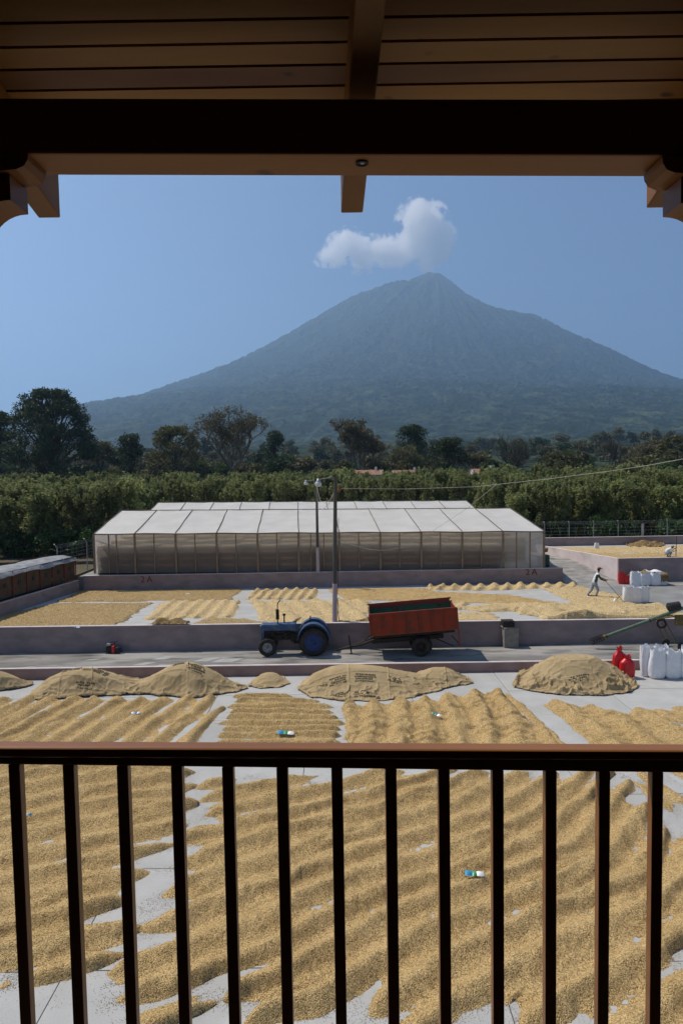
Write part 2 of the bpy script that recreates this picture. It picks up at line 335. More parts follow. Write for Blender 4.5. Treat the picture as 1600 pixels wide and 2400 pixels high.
# ================================================================== THE SETTING
Z2 = 1.65; Z3 = 2.62; Z4 = 3.35; ZR = 0.48; YF = 31.8; YM = 34.9; YW = 46.8
RL = [0, 60, 150, 300, 450, 600, 800, 1000, 1300, 1600, 2000, 2500, 3000, 3600, 4300, 5200, 6200, 7400, 9000]
HL = [2243, 2218, 2212, 2176, 2120, 2075, 2010, 1923, 1762, 1578, 1343, 1079, 872, 640, 510, 281, 86, 29, 7]
HR = [2245, 2201, 2131, 1991, 1878, 1790, 1690, 1630, 1500, 1303, 1087, 800, 600, 480, 383, 212, 85, 29, 7]
SDX = [t * 8000 - 1144 for t in (-.026, -.004, .015, .047, .066, .088, .097, .110, .131, .144, .160, .178, .200, .222, .260, .285)]
SDZ = [t * 8000 + 7 for t in (.227, .235, .246, .261, .268, .272, .269, .2765, .282, .280, .270, .254, .240, .232, .228, .219)]
def terrain_z(x, y):
    dx = x - 1144.0; dy = y - 8000.0; r = np.hypot(dx, dy); w = .5 + .5 * np.tanh(dx / np.maximum(r * .35, 1))
    h = np.interp(r, RL, HL) * (1 - w) + np.interp(r, RL, HR) * w
    k = np.clip(1 - r / 1000, 0, 1); k = k * k * (3 - 2 * k)
    top = np.interp(dx, SDX, SDZ) - .42 * (np.sqrt(dy * dy + 90 ** 2) - 90)
    h = h * (1 - k) + np.maximum(top, h * .6) * k
    az = np.arctan2(dy, dx)
    rav = (fbm(az * 13 + 40, r / 2200, 4, 5) - .5) * np.clip(r / 900, 0, 1) * np.clip((5200 - r) / 2500, 0, 1) * 125
    d = np.hypot(x, y); fade = np.clip((d - 90) / 900, 0, 1); fade = fade * fade * (3 - 2 * fade)
    big = (fbm(x / 420, y / 420, 4, 11) - .5) * 46 * np.clip((d - 500) / 1500, 0, 1) * np.clip((5600 - r) / 5000 + .15, 0, 1)
    can = (fbm(x / 34, y / 34, 3, 23) - .5) * np.clip(d / 100, 4, 42) * np.clip((d - 350) / 300, 0, 1)
    return 2.55 + h * fade + rav * fade + big + can
def build_terrain():
    az = np.radians(np.linspace(-37, 37, 1000))
    d = np.concatenate([np.geomspace(60, 2400, 130, endpoint=False), np.linspace(2400, 8600, 270, endpoint=False), np.geomspace(8600, 12200, 20)])
    A, D = np.meshgrid(az, d); X = D * np.tan(A); Y = D.copy()
    Z = terrain_z(X, Y)
    mk = np.ones((len(d) - 1, len(az) - 1), bool)
    mk &= (np.abs(X[:-1, :-1]) < 11500)
    m = bpy.data.materials.new('forested_slope'); n, l = nodes_of(m); b = n['Principled BSDF']; b.inputs['Roughness'].default_value = .95
    b.inputs['Specular IOR Level'].default_value = 0.05
    g = n.new('ShaderNodeNewGeometry')
    def noise(scale, det, st=(1, 1, 1)):
        mp = n.new('ShaderNodeMapping'); mp.inputs['Scale'].default_value = st; l.new(g.outputs['Position'], mp.inputs[0])
        t = n.new('ShaderNodeTexNoise'); t.inputs['Scale'].default_value = scale; t.inputs['Detail'].default_value = det
        l.new(mp.outputs[0], t.inputs[0]); return t.outputs[0]
    def ramp(src, a, b_, c0, c1):
        mr = n.new('ShaderNodeMapRange'); mr.inputs[1].default_value = a; mr.inputs[2].default_value = b_; l.new(src, mr.inputs[0])
        mx = n.new('ShaderNodeMix'); mx.data_type = 'RGBA'; l.new(mr.outputs[0], mx.inputs[0])
        for i, c in ((6, c0), (7, c1)):
            if isinstance(c, tuple): mx.inputs[i].default_value = (*c, 1)
            else: l.new(c, mx.inputs[i])
        return mx.outputs[2]
    c1 = ramp(noise(.024, 8), .38, .62, (.006, .014, .011), (.052, .075, .042))
    c2 = ramp(noise(.009, 7, (1, .55, 1)), .56, .72, c1, (.085, .108, .050))
    c3 = ramp(noise(.008, 6, (1, .45, 1)), .50, .60, c2, (.018, .030, .014))
    sx = n.new('ShaderNodeSeparateXYZ'); l.new(g.outputs['Position'], sx.inputs[0])
    mr = n.new('ShaderNodeMapRange'); mr.inputs[1].default_value = 750; mr.inputs[2].default_value = 1500; l.new(sx.outputs[2], mr.inputs[0])
    mx = n.new('ShaderNodeMix'); mx.data_type = 'RGBA'; l.new(mr.outputs[0], mx.inputs[0]); l.new(c3, mx.inputs[6])
    l.new(ramp(noise(.012, 6), .42, .6, (.030, .045, .022), (.060, .072, .038)), mx.inputs[7])
    l.new(mx.outputs[2], b.inputs['Base Color'])
    bp = n.new('ShaderNodeBump'); bp.inputs['Distance'].default_value = 22; bp.inputs['Strength'].default_value = 1
    l.new(noise(.05, 8), bp.inputs['Height']); l.new(bp.outputs[0], b.inputs['Normal'])
    M['slope'] = m
    me = grid_mesh('volcano_and_foothills', X, Y, Z, mk, 'slope')
    link('mountain_terrain', me, kind='structure', label='tall blue-hazed volcano cone with forested foothills below it', cat='mountain')
build_terrain()
gm = MB().box(-12000, 12000, -600, 12800, -1.2, -0.25).obj('ground', 'soil', kind='structure')
MB().box(-75, -19.6, 34, 64, -0.2, 2.3).obj('ground', 'soil', kind='structure')
MB().box(-75, 75, 56, 66, -0.2, 2.56).obj('ground', 'soil', kind='structure')
# --- front patio of cast slabs with open joints
def slab_field(name, xs, ys, z, skew=0.0, gap=0.012, base_z=None):
    root = thing(name, (0, 0, 0), kind='structure')
    MB().box(xs[0], xs[-1], ys[0], ys[-1], z - 0.22, z - 0.035).obj('joint_bed', 'joint', root)
    rnd = random.Random(5)
    for i in range(len(xs) - 1):
        for j in range(len(ys) - 1):
            w = (xs[i + 1] - xs[i]) / 2 - gap; d = (ys[j + 1] - ys[j]) / 2 - gap
            MB().box(-w, w, -d, d, -0.06, 0).obj('slab', 'concrete', root, loc=((xs[i] + xs[i + 1]) / 2, (ys[j] + ys[j + 1]) / 2, z + rnd.uniform(-.003, .003)))
    return root
slab_field('drying_patio', [-22.3, -18.1, -13.9, -9.7, -5.5, -1.35, 2.85, 7.05, 11.3, 15.5, 19.7, 23.9], [2.8, 6.1, 9.4, 12.7, 16.1, 19.5, 22.8, 26.05, 29.0, YF], 0.0)
slab_field('upper_drying_patio', [-19.2, -14.6, -9.2, -3.8, 1.5, 6.6, 11.7, 14.6], [YM + .2, 38.2, 41.3, 44.2, YW - .02], Z2)
# --- road between the walls
root = thing('road', kind='structure')
MB().box(-30, 32, YF + .2, YM - .01, -0.2, ZR).obj('road_surface', 'road', root)
rr = random.Random(3)
for (px, py, w, d) in [(379, 1511, 30, 8), (331, 1525, 27, 6), (475, 1515, 34, 8), (522, 1517, 48, 8), (375, 1530, 42, 6), (62, 1533, 18, 3), (215, 1515, 22, 3)]:
    a = at(px - w / 2, py, ZR); b_ = at(px + w / 2, py, ZR); c = at(px, py - d / 2, ZR); e = at(px, py + d / 2, ZR)
    y0, y1 = e.y, c.y; sk = .25
    MB().prism([(a.x - sk, y0), (b_.x - sk, y0), (b_.x + sk, y1), (a.x + sk, y1)], ZR, ZR + .004, 'z').obj('repair_patch', 'patch', root)
# yard right of the upper patio, ramp, side ground
yard = thing('yard', kind='structure')
MB().box(14.6, 40, YM + .2, 46.4, 0, Z2 - .002).obj('yard_surface', 'yard', yard)
# ---- walls
def wall_thing(name, a, b_, y0, y1, zb, zt, zt2, mt, top, label, capt=0.03):
    """wall between x=a and x=b_, its top running from zt to zt2"""
    w = thing(name, (a, y0, zb), label=label, cat='wall')
    v = [(0, 0, 0), (b_ - a, 0, 0), (b_ - a, y1 - y0, 0), (0, y1 - y0, 0), (0, 0, zt - zb - capt), (b_ - a, 0, zt2 - zb - capt), (b_ - a, y1 - y0, zt2 - zb - capt), (0, y1 - y0, zt - zb - capt)]
    MB().hexa(v).obj('wall_face', mt, w)
    e = .008
    v = [(0, -e, zt - zb - capt), (b_ - a, -e, zt2 - zb - capt), (b_ - a, y1 - y0 + e, zt2 - zb - capt), (0, y1 - y0 + e, zt - zb - capt), (0, -e, zt - zb), (b_ - a, -e, zt2 - zb), (b_ - a, y1 - y0 + e, zt2 - zb), (0, y1 - y0 + e, zt - zb)]
    o = MB().hexa(v).obj('coping', top, w); bevel(o, .008)
    return w
wall_thing('retaining_wall', -26, 30, YF, YF + .2, 0, .56, .42, 'kerbpink', 'pinktop', 'low brown-pink kerb wall between the pale front patio and the road')
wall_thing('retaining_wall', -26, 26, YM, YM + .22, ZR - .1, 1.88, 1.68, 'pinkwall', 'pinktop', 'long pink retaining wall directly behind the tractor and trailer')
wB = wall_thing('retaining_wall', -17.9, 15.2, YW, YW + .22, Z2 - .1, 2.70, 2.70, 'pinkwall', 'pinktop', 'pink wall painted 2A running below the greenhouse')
def text_mesh(txt, size, depth=0.004):
    c = bpy.data.curves.new('lettering', 'FONT'); c.body = txt; c.size = size; c.extrude = depth; c.space_character = 1.35
    o = bpy.data.objects.new('tmp', c); COL.objects.link(o)
    dg = bpy.context.evaluated_depsgraph_get(); me = bpy.data.meshes.new_from_object(o.evaluated_get(dg)); bpy.data.objects.remove(o)
    me.materials.clear(); me.materials.append(M['redletter']); return me
tm = text_mesh('2A', .62); tm.name = 'lettering'
for px, py in ((323, 1338), (1206, 1321)):
    p = atY(px, py, YW)
    link('lettering', tm, wB, (p.x + 17.9, -.012, p.z - (Z2 - .1)), (R(90), 0, 0))
# left boundary wall of the upper patio
xa, ya = at(0, 1417.6, Z2).x, at(0, 1417.6, Z2).y; xb = at(182 * .98, 1386 * .98 + 1, Z2).x
lw = thing('retaining_wall', (0, 0, 0), label='low lilac boundary wall beside the silver-covered shed', cat='wall')
sl = (xb - xa) / (46.8 - ya)
x35 = xa - sl * (ya - 35.1)
MB().hexa([(x35 - .2, 35.1, 0), (x35, 35.1, 0), (xb, 46.8, 0), (xb - .2, 46.8, 0), (x35 - .2, 35.1, 2.42), (x35, 35.1, 2.42), (xb, 46.8, 2.38), (xb - .2, 46.8, 2.38)]).obj('wall_face', 'pinkwall', lw)
MB().hexa([(x35 - .21, 35.1, 2.42), (x35 + .01, 35.1, 2.42), (xb + .01, 46.8, 2.38), (xb - .21, 46.8, 2.38), (x35 - .21, 35.1, 2.45), (x35 + .01, 35.1, 2.45), (xb + .01, 46.8, 2.41), (xb - .21, 46.8, 2.41)]).obj('coping', 'pinktop', lw)
# greenhouse terrace
terr = MB().box(-18.3, 15.2, YW + .22, 80, 0, Z3).obj('greenhouse_terrace', 'yard', kind='structure')
# ---- upper right patio (patio 4) with its lit side wall, ramp
cnr = at(1420, 1337, Z2)                     # foot of the corner
far = at(1254.5, 1285, 2.62)
PX0 = cnr.x; PY0 = cnr.y
p4 = thing('raised_drying_patio', (0, 0, 0), kind='structure')
ztop = atY(1420, 1283.5, PY0).z
farY = 56.5; fx = at(1257, 1262, ztop).x
MB().hexa([(PX0 + .2, PY0 + .2, 0), (60, PY0 + .2, 0), (60, farY, 0), (fx + .2, farY, 0), (PX0 + .2, PY0 + .2, ztop - .16), (60, PY0 + .2, ztop - .16), (60, farY, ztop - .16), (fx + .2, farY, ztop - .16)]).obj('patio_surface', 'concrete', p4)
fw = thing('retaining_wall', (0, 0, 0), label='shaded pink end wall behind the red and white sacks', cat='wall')
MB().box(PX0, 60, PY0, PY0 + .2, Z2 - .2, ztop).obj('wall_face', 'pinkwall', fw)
MB().box(PX0 - .01, 60, PY0 - .01, PY0 + .21, ztop, ztop + .03).obj('coping', 'pinktop', fw)
sw = thing('retaining_wall', (0, 0, 0), label='sunlit pink wall climbing beside the ramp to the raised patio', cat='wall')
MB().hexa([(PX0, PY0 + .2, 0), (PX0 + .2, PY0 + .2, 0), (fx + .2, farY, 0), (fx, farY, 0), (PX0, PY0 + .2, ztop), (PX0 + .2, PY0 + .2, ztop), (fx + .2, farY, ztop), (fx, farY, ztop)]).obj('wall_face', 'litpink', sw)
bw = thing('retaining_wall', (0, 0, 0), label='far pink boundary wall in front of the wire fence', cat='wall')
MB().box(fx - .6, 60, farY, farY + .2, 2, ztop + .50).obj('wall_face', 'pinkwall', bw)
MB().box(fx - .6, 60, farY - .01, farY + .21, ztop + .50, ztop + .54).obj('coping', 'pinktop', bw)
# ramp: from the yard up to the terrace level
rampm = MB()
a0 = at(1010 / 1.0 * .0 + 1303, 1350, Z2)
rx0 = 15.25
gx = np.linspace(0, 1, 26)
X, Y = np.meshgrid(np.linspace(rx0, PX0 + 6, 40), np.linspace(43.6, 58, 60))
def ramp_h(X, Y):
    t = np.clip((Y - 45.6 - .12 * (X - 16)) / 7.0, 0, 1); return Z2 + .004 + (Z3 - Z2) * t * t * (3 - 2 * t) + .02 * (fbm(X * 1.5, Y * 1.5, 3, 8) - .5) * (t > 0)
lim = PX0 + (fx - PX0) * (Y - PY0) / (farY - PY0) + .1
mk = ((X < lim) | (Y < PY0))[:-1, :-1] & (Y[:-1, :-1] > 45.0)
M['ramp'] = mat('broken_ramp_cement', (0.20, 0.195, 0.18), 0.95, (0.36, 0.35, 0.33), 2.2, 9, stretch=(.5, 1, 1), bump=.05, bscale=4)
link('ramp', grid_mesh('ramp', X, Y, ramp_h(X, Y), mk, 'ramp'), kind='structure')
# ================================================================== GREENHOUSE
gh = thing('greenhouse', (0, 0, 0), label='long translucent plastic drying greenhouse with double-ridged white roof', cat='greenhouse')
def gxl(y): return -17.2 - .064 * (y - 47.2)
def gxr(y): return 14.0 - .061 * (y - 47.2)
def GP(u, y, z):
    x = gxl(y) + (gxr(y) - gxl(y)) * u; return Vector((x, y, z - .0103 * x))
def plastic(name, col, trans, transl, tint=(1, 1, 1), rough=.5, col2=None):
    m = mat(name, col, rough, col2 or tuple(c * .9 for c in col), .7, 5, bump=.006, bscale=2.5, spec=.4)
    n, l = nodes_of(m); b = n['Principled BSDF']; src = b.inputs['Base Color'].links[0].from_socket
    t = n.new('ShaderNodeBsdfTranslucent'); l.new(src, t.inputs[0]); a = n.new('ShaderNodeMixShader'); a.inputs[0].default_value = transl
    l.new(b.outputs[0], a.inputs[1]); l.new(t.outputs[0], a.inputs[2])
    if trans > 0:
        tr = n.new('ShaderNodeBsdfTransparent'); tr.inputs[0].default_value = (*tint, 1); c = n.new('ShaderNodeMixShader'); c.inputs[0].default_value = trans
        l.new(a.outputs[0], c.inputs[1]); l.new(tr.outputs[0], c.inputs[2]); l.new(c.outputs[0], n['Material Output'].inputs[0])
    else: l.new(a.outputs[0], n['Material Output'].inputs[0])
    return m
M['roofplastic'] = plastic('milky_roof_plastic', (0.92, 0.895, 0.84), 0.0, 0.38, rough=.45)
M['sideplastic'] = plastic('dusty_side_plastic', (0.86, 0.82, 0.76), 0.42, 0.80, (0.95, 0.92, 0.9))
ZE, ZG = 5.385, 6.56
YS = [47.2, 54.9, 62.2, 69.3, 77.0]; ZS = [ZE, ZG, ZE, ZG, ZE]
NB = 11
def wav(u0, u1, y0, z0, y1, z1, n=8, m_=6, sag=.035, seed=0):
    b = MB(); vs_ = []
    for j in range(m_ + 1):
        for i in range(n + 1):
            s = i / n; t = j / m_
            z = z0 + (z1 - z0) * t - sag * math.sin(math.pi * s) + .012 * math.sin(seed * 3.1 + s * 7 + t * 5)
            vs_.append(GP(u0 + (u1 - u0) * s, y0 + (y1 - y0) * t, z))
    fs = [(j * (n + 1) + i, j * (n + 1) + i + 1, (j + 1) * (n + 1) + i + 1, (j + 1) * (n + 1) + i) for j in range(m_) for i in range(n)]
    return b.add(vs_, fs)
for k in range(4):
    for i in range(NB):
        u0, u1 = i / NB, (i + 1) / NB
        wav(u0, u1, YS[k], ZS[k], YS[k + 1], ZS[k + 1], seed=i + 7 * k).obj('roof_panel', 'roofplastic', gh, smooth=True)
    for i in range(NB + 1):
        pts = []
        for t in np.linspace(0, 1, 12):
            p = GP(i / NB, YS[k] + (YS[k + 1] - YS[k]) * t, ZS[k] + (ZS[k + 1] - ZS[k]) * t + .03 + .03 * (vnoise(t * 5, i * 3.3 + k, 4)))
            p.x += .07 * (vnoise(t * 4, i * 5.1, 9) - .5); pts.append(p)
        MB().tube(pts, .028, 5).obj('roof_seam', 'batten', gh)
MB().tube([GP(u, 47.15, ZE - .02 - .02 * math.sin(u * 40)) for u in np.linspace(0, 1, 45)], .045, 6).obj('eave_rail', 'batten', gh)
for yy in (54.9, 69.3): MB().tube([GP(u, yy, ZG + .02) for u in np.linspace(0, 1, 12)], .03, 5).obj('ridge_rail', 'batten', gh)
MB().tube([GP(u, 62.2, ZE - .03) for u in np.linspace(0, 1, 12)], .05, 5).obj('gutter', 'metal', gh)
# side wall panels, each bay two sheets, split at the last bay in three
edges = [0]
for i in range(NB):
    if i == 0: edges += [(.36) / NB, .55 / NB, 1 / NB]
    elif i == NB - 1: edges += [(i + .33) / NB, (i + .66) / NB, 1]
    elif i == 5: edges += [(i + .3) / NB, (i + .62) / NB, (i + 1) / NB]
    else: edges += [(i + .47) / NB, (i + 1) / NB]
for a, b_ in zip(edges[:-1], edges[1:]):
    bb = MB(); n_, m_ = 6, 6; v = []
    for j in range(m_ + 1):
        for i in range(n_ + 1):
            s, t = i / n_, j / m_
            v.append(GP(a + (b_ - a) * s, 47.2 + .05 * vnoise(s * 3 + a * 90, t * 4, 2), Z3 + .02 + (ZE - .04 - Z3) * t))
    bb.add(v, [(j * 7 + i, j * 7 + i + 1, (j + 1) * 7 + i + 1, (j + 1) * 7 + i) for j in range(m_) for i in range(n_)]).obj('side_panel', 'sideplastic', gh, smooth=True)
for i, e in enumerate(edges):
    main = min(abs(e * NB - round(e * NB)), 1) < .01
    w = .07 if main else .035
    p0 = GP(e, 47.13 if main else 47.16, Z3); p1 = GP(e, 47.13 if main else 47.16, ZE - .05)
    MB().hexa([(p0.x - w, p0.y - .04, p0.z), (p0.x + w, p0.y - .04, p0.z), (p0.x + w, p0.y + .04, p0.z), (p0.x - w, p0.y + .04, p0.z), (p1.x - w, p1.y - .04, p1.z), (p1.x + w, p1.y - .04, p1.z), (p1.x + w, p1.y + .04, p1.z), (p1.x - w, p1.y + .04, p1.z)]).obj('post', 'frame_wood', gh)
for u, yk in ((0, gxl), (1, gxr)):
    for k in range(2):
        ya_, yb_, yc_ = YS[2 * k], YS[2 * k + 1], YS[2 * k + 2]
        P = [GP(u, ya_, Z3), GP(u, yc_, Z3), GP(u, yc_, ZE), GP(u, yb_, ZG), GP(u, ya_, ZE)]
        MB().add(P, [(0, 1, 2, 3, 4)]).obj('gable_panel', 'sideplastic', gh)
        for yy in np.linspace(ya_, yc_, 5):
            zt = ZE + (ZG - ZE) * (1 - abs(yy - yb_) / (yb_ - ya_)); MB().tube([GP(u, yy, Z3), GP(u, yy, zt)], .05, 6).obj('post', 'frame_wood', gh)
a = GP(0, 47.6, ZE - .5); b_ = GP(1.4 / NB, 47.6, Z3 + .9); MB().tube([a, b_], .05, 6).obj('diagonal_brace', 'rackdark', gh)
a = GP(1, 47.6, ZE - .45); b_ = GP((NB - 1.3) / NB, 47.6, Z3 + .9); MB().tube([a, b_], .05, 6).obj('diagonal_brace', 'rackdark', gh)
MB().hexa([GP(0, 77, Z3), GP(1, 77, Z3), GP(1, 77.05, Z3), GP(0, 77.05, Z3), GP(0, 77, ZE), GP(1, 77, ZE), GP(1, 77.05, ZE), GP(0, 77.05, ZE)]).obj('back_panel', 'sideplastic', gh)
# drying racks inside
rg = random.Random(12)
for row in range(4):
    y0 = 47.34 + row * 3.6
    for i in range(22):
        if row == 0 and i in (20, 21): continue
        u0 = (i + .06) / 22; u1 = (i + .97) / 22
        rk = thing('drying_rack', (0, 0, 0), label='stacked dark drying rack seen dimly through the greenhouse plastic', cat='rack', group='drying racks inside the greenhouse')
        top = 1.80 + rg.uniform(-.05, .12)
        x0 = GP(u0, y0, 0).x; x1 = GP(u1, y0, 0).x; tz = -.0103 * (x0 + x1) / 2
        MB().box(x0, x1, y0 + .2, y0 + 1.5, Z3 + .05, Z3 + top + tz).obj('rack_body', 'rackdark', rk)
        MB().box(x0 + .02, x1 - .02, y0 + .2, y0 + 1.5, Z3 + top + tz + .002, Z3 + top + tz + .05).obj('coffee_tray', 'beanspale', rk)
        for s in (.5, .95, 1.4):
            MB().box(x0 + .02, x1 - .02, y0, y0 + .19, Z3 + s + tz + rg.uniform(-.03, .03), Z3 + s + .11 + tz).obj('tray', 'shelf', rk)
# green cabinet at the right corner of the greenhouse
p = atY(1222, 1290, 47.6)
q = at(1246, 1311, Z3)
gb = thing('green_cabinet', (14.35, 47.7, Z3), label='small dark green cabinet at the right corner of the greenhouse', cat='cabinet')
bevel(MB().box(-.22, .22, 0, .5, .08, .86).obj('cabinet_body', 'greenbox', gb), .02)
MB().box(-.2, .2, -.015, -.002, .1, .84).obj('cabinet_door', 'greenbox', gb)
MB().box(-.2, -.14, .04, .46, 0, .08).box(.14, .2, .04, .46, 0, .08).obj('cabinet_foot', 'iron', gb)
# ================================================================== VEGETATION
rng = np.random.default_rng(7)
def rot_quads(c, size, rg_, flat=0.0, droop=0.0):
    n = len(c); a = rg_.normal(size=(n, 3)); a[:, 2] *= (1 - flat); a /= np.linalg.norm(a, axis=1)[:, None] + 1e-9
    b = rg_.normal(size=(n, 3)); b -= (a * b).sum(1)[:, None] * a; b /= np.linalg.norm(b, axis=1)[:, None] + 1e-9
    sx = size * rg_.uniform(.6, 1.25, (n, 1)); sy = sx * rg_.uniform(.35, .75, (n, 1))
    return np.stack([c - a * sx, c - b * sy * .9 + a * sx * .1, c + a * sx, c + b * sy], 1)
def clump_points(blobs, n, rg_, shell=.55):
    B = np.array(blobs, float); w = (B[:, 3] * B[:, 4]) ** 1.0; w /= w.sum()
    k = rg_.choice(len(B), n, p=w); d = rg_.normal(size=(n, 3)); d /= np.linalg.norm(d, axis=1)[:, None]
    r = shell + (1 - shell) * rg_.random((n, 1)) ** .6; r *= (0.82 + .36 * rg_.random((n, 1)))
    return B[k, :3] + d * r * B[k][:, [3, 3, 4]]
def crown_mesh(name, blobs, n, size, mats, rg_, shell=.5):
    return raw_quads(name, rot_quads(clump_points(blobs, n, rg_, shell), size, rg_), mats)
def branches(rg_, base, h, spread, lv=4, r0=.25, kids=3, lean=(0, 0), first=.35, tips=None, updraft=.35):
    b = MB()
    def grow(p, d, L, r, l):
        pts = [p]; q = p.copy(); dd = d.copy(); n = 3
        for i in range(n):
            dd = (dd + Vector(rg_.normal(size=3)) * .13 + Vector((0, 0, updraft * .2))).normalized(); q = q + dd * L / n; pts.append(q.copy())
        b.tube(pts, [r, r * .88, r * .75, r * .6], 5 if l < 2 else 4, cap=False)
        if l >= lv:
            if tips is not None: tips.append(q.copy()); tips.append(pts[2].copy())
            return
        k = kids + (1 if rg_.random() < .4 else 0)
        a0 = rg_.random() * 6.28
        for j in range(k):
            a = a0 + 6.283 * j / k + rg_.normal() * .3
            side = Vector((math.cos(a), math.sin(a), 0)); nd = (dd * .75 + side * spread + Vector((0, 0, updraft))).normalized()
            grow(pts[-1 if j < k - 1 else 2], nd, L * rg_.uniform(.62, .82), r * .60, l + 1)
    grow(Vector(base), Vector((lean[0], lean[1], 1)).normalized(), h * first, r0, 0)
    return b
# --- plantation trees behind the fence (shade trees over coffee)
HV = []
for v in range(6):
    rg_ = np.random.default_rng(100 + v); bl = []
    hgt = 6.3
    for i in range(34):
        t = i / 33; z = 1.2 + t * (hgt - 1.7); rad = .75 + .75 * math.sin(math.pi * min(1, t * .8 + .2))
        a = rg_.random() * 6.28; off = rad * rg_.uniform(.25, .85)
        bl.append((math.cos(a) * off, math.sin(a) * off, z, rg_.uniform(.24, .46), rg_.uniform(.45, .95)))
    bl += [(0, 0, hgt - .5, .5, .5), (.3, 0, hgt - .9, .6, .5)]
    for i in range(16):
        a = rg_.random() * 6.28; rr_ = 1.25 * math.sqrt(rg_.random()); bl.append((math.cos(a) * rr_, math.sin(a) * rr_, hgt - .25 - .55 * rr_ + rg_.uniform(0, .5), .16, .55))
    cm = crown_mesh('crown', bl, 4800, .135, 'leaf_hedge', rg_)
    tb = MB().tube([(0, 0, 0), (.05, .03, 1.5), (-.03, .04, 3.2), (.04, 0, 5.2)], [.09, .075, .055, .02], 6)
    for a in range(4):
        ang = a * 1.6 + v; z = 1.5 + .6 * a
        tb.tube([(0, 0, z), (math.cos(ang) * .6, math.sin(ang) * .6, z + .8), (math.cos(ang) * .9, math.sin(ang) * .9, z + 1.7)], [.045, .03, .015], 5)
    HV.append((cm, tb.mesh('trunk', 'bark')))
CV = []
for v in range(4):
    rg_ = np.random.default_rng(200 + v)
    bl = [(rg_.normal() * .5, rg_.normal() * .5, .5 + .28 * i, .55, .35) for i in range(7)]
    CV.append(crown_mesh('foliage', bl, 900, .13, 'leaf_coffee', rg_))
rt = random.Random(77)
def ground_z(x, y): return float(terrain_z(np.array([x]), np.array([y]))[0])
ORD = 'first second third fourth fifth sixth seventh eighth ninth tenth eleventh twelfth thirteenth fourteenth fifteenth sixteenth seventeenth eighteenth nineteenth twentieth'.split()
def hedge_tree(x, y, s, label, grp, sh=1.0):
    cm, tm_ = HV[rt.randrange(6)]
    t = thing('shade_tree', (x, y, 2.5), (0, 0, rt.uniform(0, 6.28)), label=label, cat='tree', group=grp)
    t.scale = (s * rt.uniform(1.05, 1.35), s * rt.uniform(1.05, 1.35), s * sh * rt.uniform(.93, 1.04))
    link('crown', cm, t); link('trunk', tm_, t)
for (y, x0, x1, st, s) in [(61, 15.5, 36, 2.1, .86), (64, 15, 37, 2.1, .93), (68, 15, 39, 2.2, .97), (60.5, -33, -19.5, 1.7, .95), (64, -37, -19.5, 1.9, 1.0), (69, -39, -20, 2.1, 1.03),
                        (79.5, -24, 16, 2.2, .95), (74, 16, 42, 2.4, 1.0), (84, -48, 47, 2.3, 1.02), (90, -50, 50, 2.5, 1.06), (98, -54, 54, 2.9, 1.08), (110, -60, 60, 3.4, 1.12)]:
    x = x0; kk = 0; rowname = {61: 'row right behind the wire fence', 64: 'second row behind the wire fence', 68: 'third row behind the wire fence', 74: 'fourth row behind the wire fence', 60.5: 'row nearest the silver-covered shed', 69: 'third row behind the silver-covered shed', 79.5: 'row hidden behind the greenhouse roof'}.get(y, 'row')
    if y == 64 and x0 < 0: rowname = 'second row behind the silver-covered shed'
    backname = {84: 'lowest', 90: 'second', 98: 'third', 110: 'farthest'}.get(y, '')
    while x < x1:
        px = x / y * 1600 + 800
        side = 'left of the greenhouse' if x < -19 else ('right of the greenhouse behind the wire fence' if x > 14.5 else 'behind the greenhouse roof')
        reg = ['above the left half of the greenhouse roof', 'between the light poles and the white-gabled house', 'left of the greenhouse roof', 'right of the greenhouse roof'][2 if px < 300 else 0 if px < 760 else 1 if px < 1230 else 3]
        if y > 82: lab = 'green shade tree of the %s back row, %s' % (backname, reg); grp = 'shade trees in the back rows'
        else: lab = '%s green shade tree from the left in the %s' % (ORD[min(kk, 19)], rowname); kk += 1; grp = 'shade trees %s' % side
        hedge_tree(x + rt.uniform(-.6, .6), y + rt.uniform(-.9, .9), s * rt.uniform(.88, 1.08), lab, grp)
        x += st * rt.uniform(.85, 1.15)
for (y, x0, x1, st) in [(59.3, 15.5, 34, 1.5), (62.5, 15.5, 36, 1.7), (59, -32, -20, 1.25), (62.4, -33, -20, 1.5)]:
    x = x0
    while x < x1:
        c = link('coffee_bush', CV[rt.randrange(4)], None, (x + rt.uniform(-.3, .3), y + rt.uniform(-.4, .4), 2.5), (0, 0, rt.uniform(0, 6)),
                 label='%s dark glossy coffee bush from the left in the %s row ' % (ORD[min(19, int((x - x0) / st))], 'front' if y < 60 else 'second') + ('behind the silver-covered shed' if x < 0 else 'behind the wire fence'), cat='bush', group='coffee bushes ' + ('left' if x < 0 else 'right'))
        c.scale = [rt.uniform(.85, 1.2)] * 3
        x += st
# --- wood beyond
WV = []
for v, (mt, n) in enumerate([('leaf_dark', 2600), ('leaf_olive', 2600), ('leaf_olive', 2200), ('leaf_bright', 2600), ('leaf_dry', 1900)]):
    rg_ = np.random.default_rng(300 + v); bl = []
    for i in range(22):
        a = rg_.random() * 6.28; e = rg_.random(); rr_ = 3.4 * math.sqrt(rg_.random()) * (1 - .45 * e)
        bl.append((math.cos(a) * rr_, math.sin(a) * rr_, 2.2 + e * 6.2, rg_.uniform(.9, 1.7), rg_.uniform(.7, 1.2)))
    tb = MB().tube([(0, 0, 0), (.2, .1, 2.5), (0, 0, 5)], [.3, .22, .1], 6)
    for a in range(4): tb.tube([(0, 0, 2), (math.cos(a * 1.6) * 1.2, math.sin(a * 1.6) * 1.2, 4), (math.cos(a * 1.6) * 2, math.sin(a * 1.6) * 2, 6.2)], [.14, .09, .04], 5)
    WV.append((crown_mesh('crown', bl, n, .36, mt, rg_), tb.mesh('trunk', 'darkbark')))
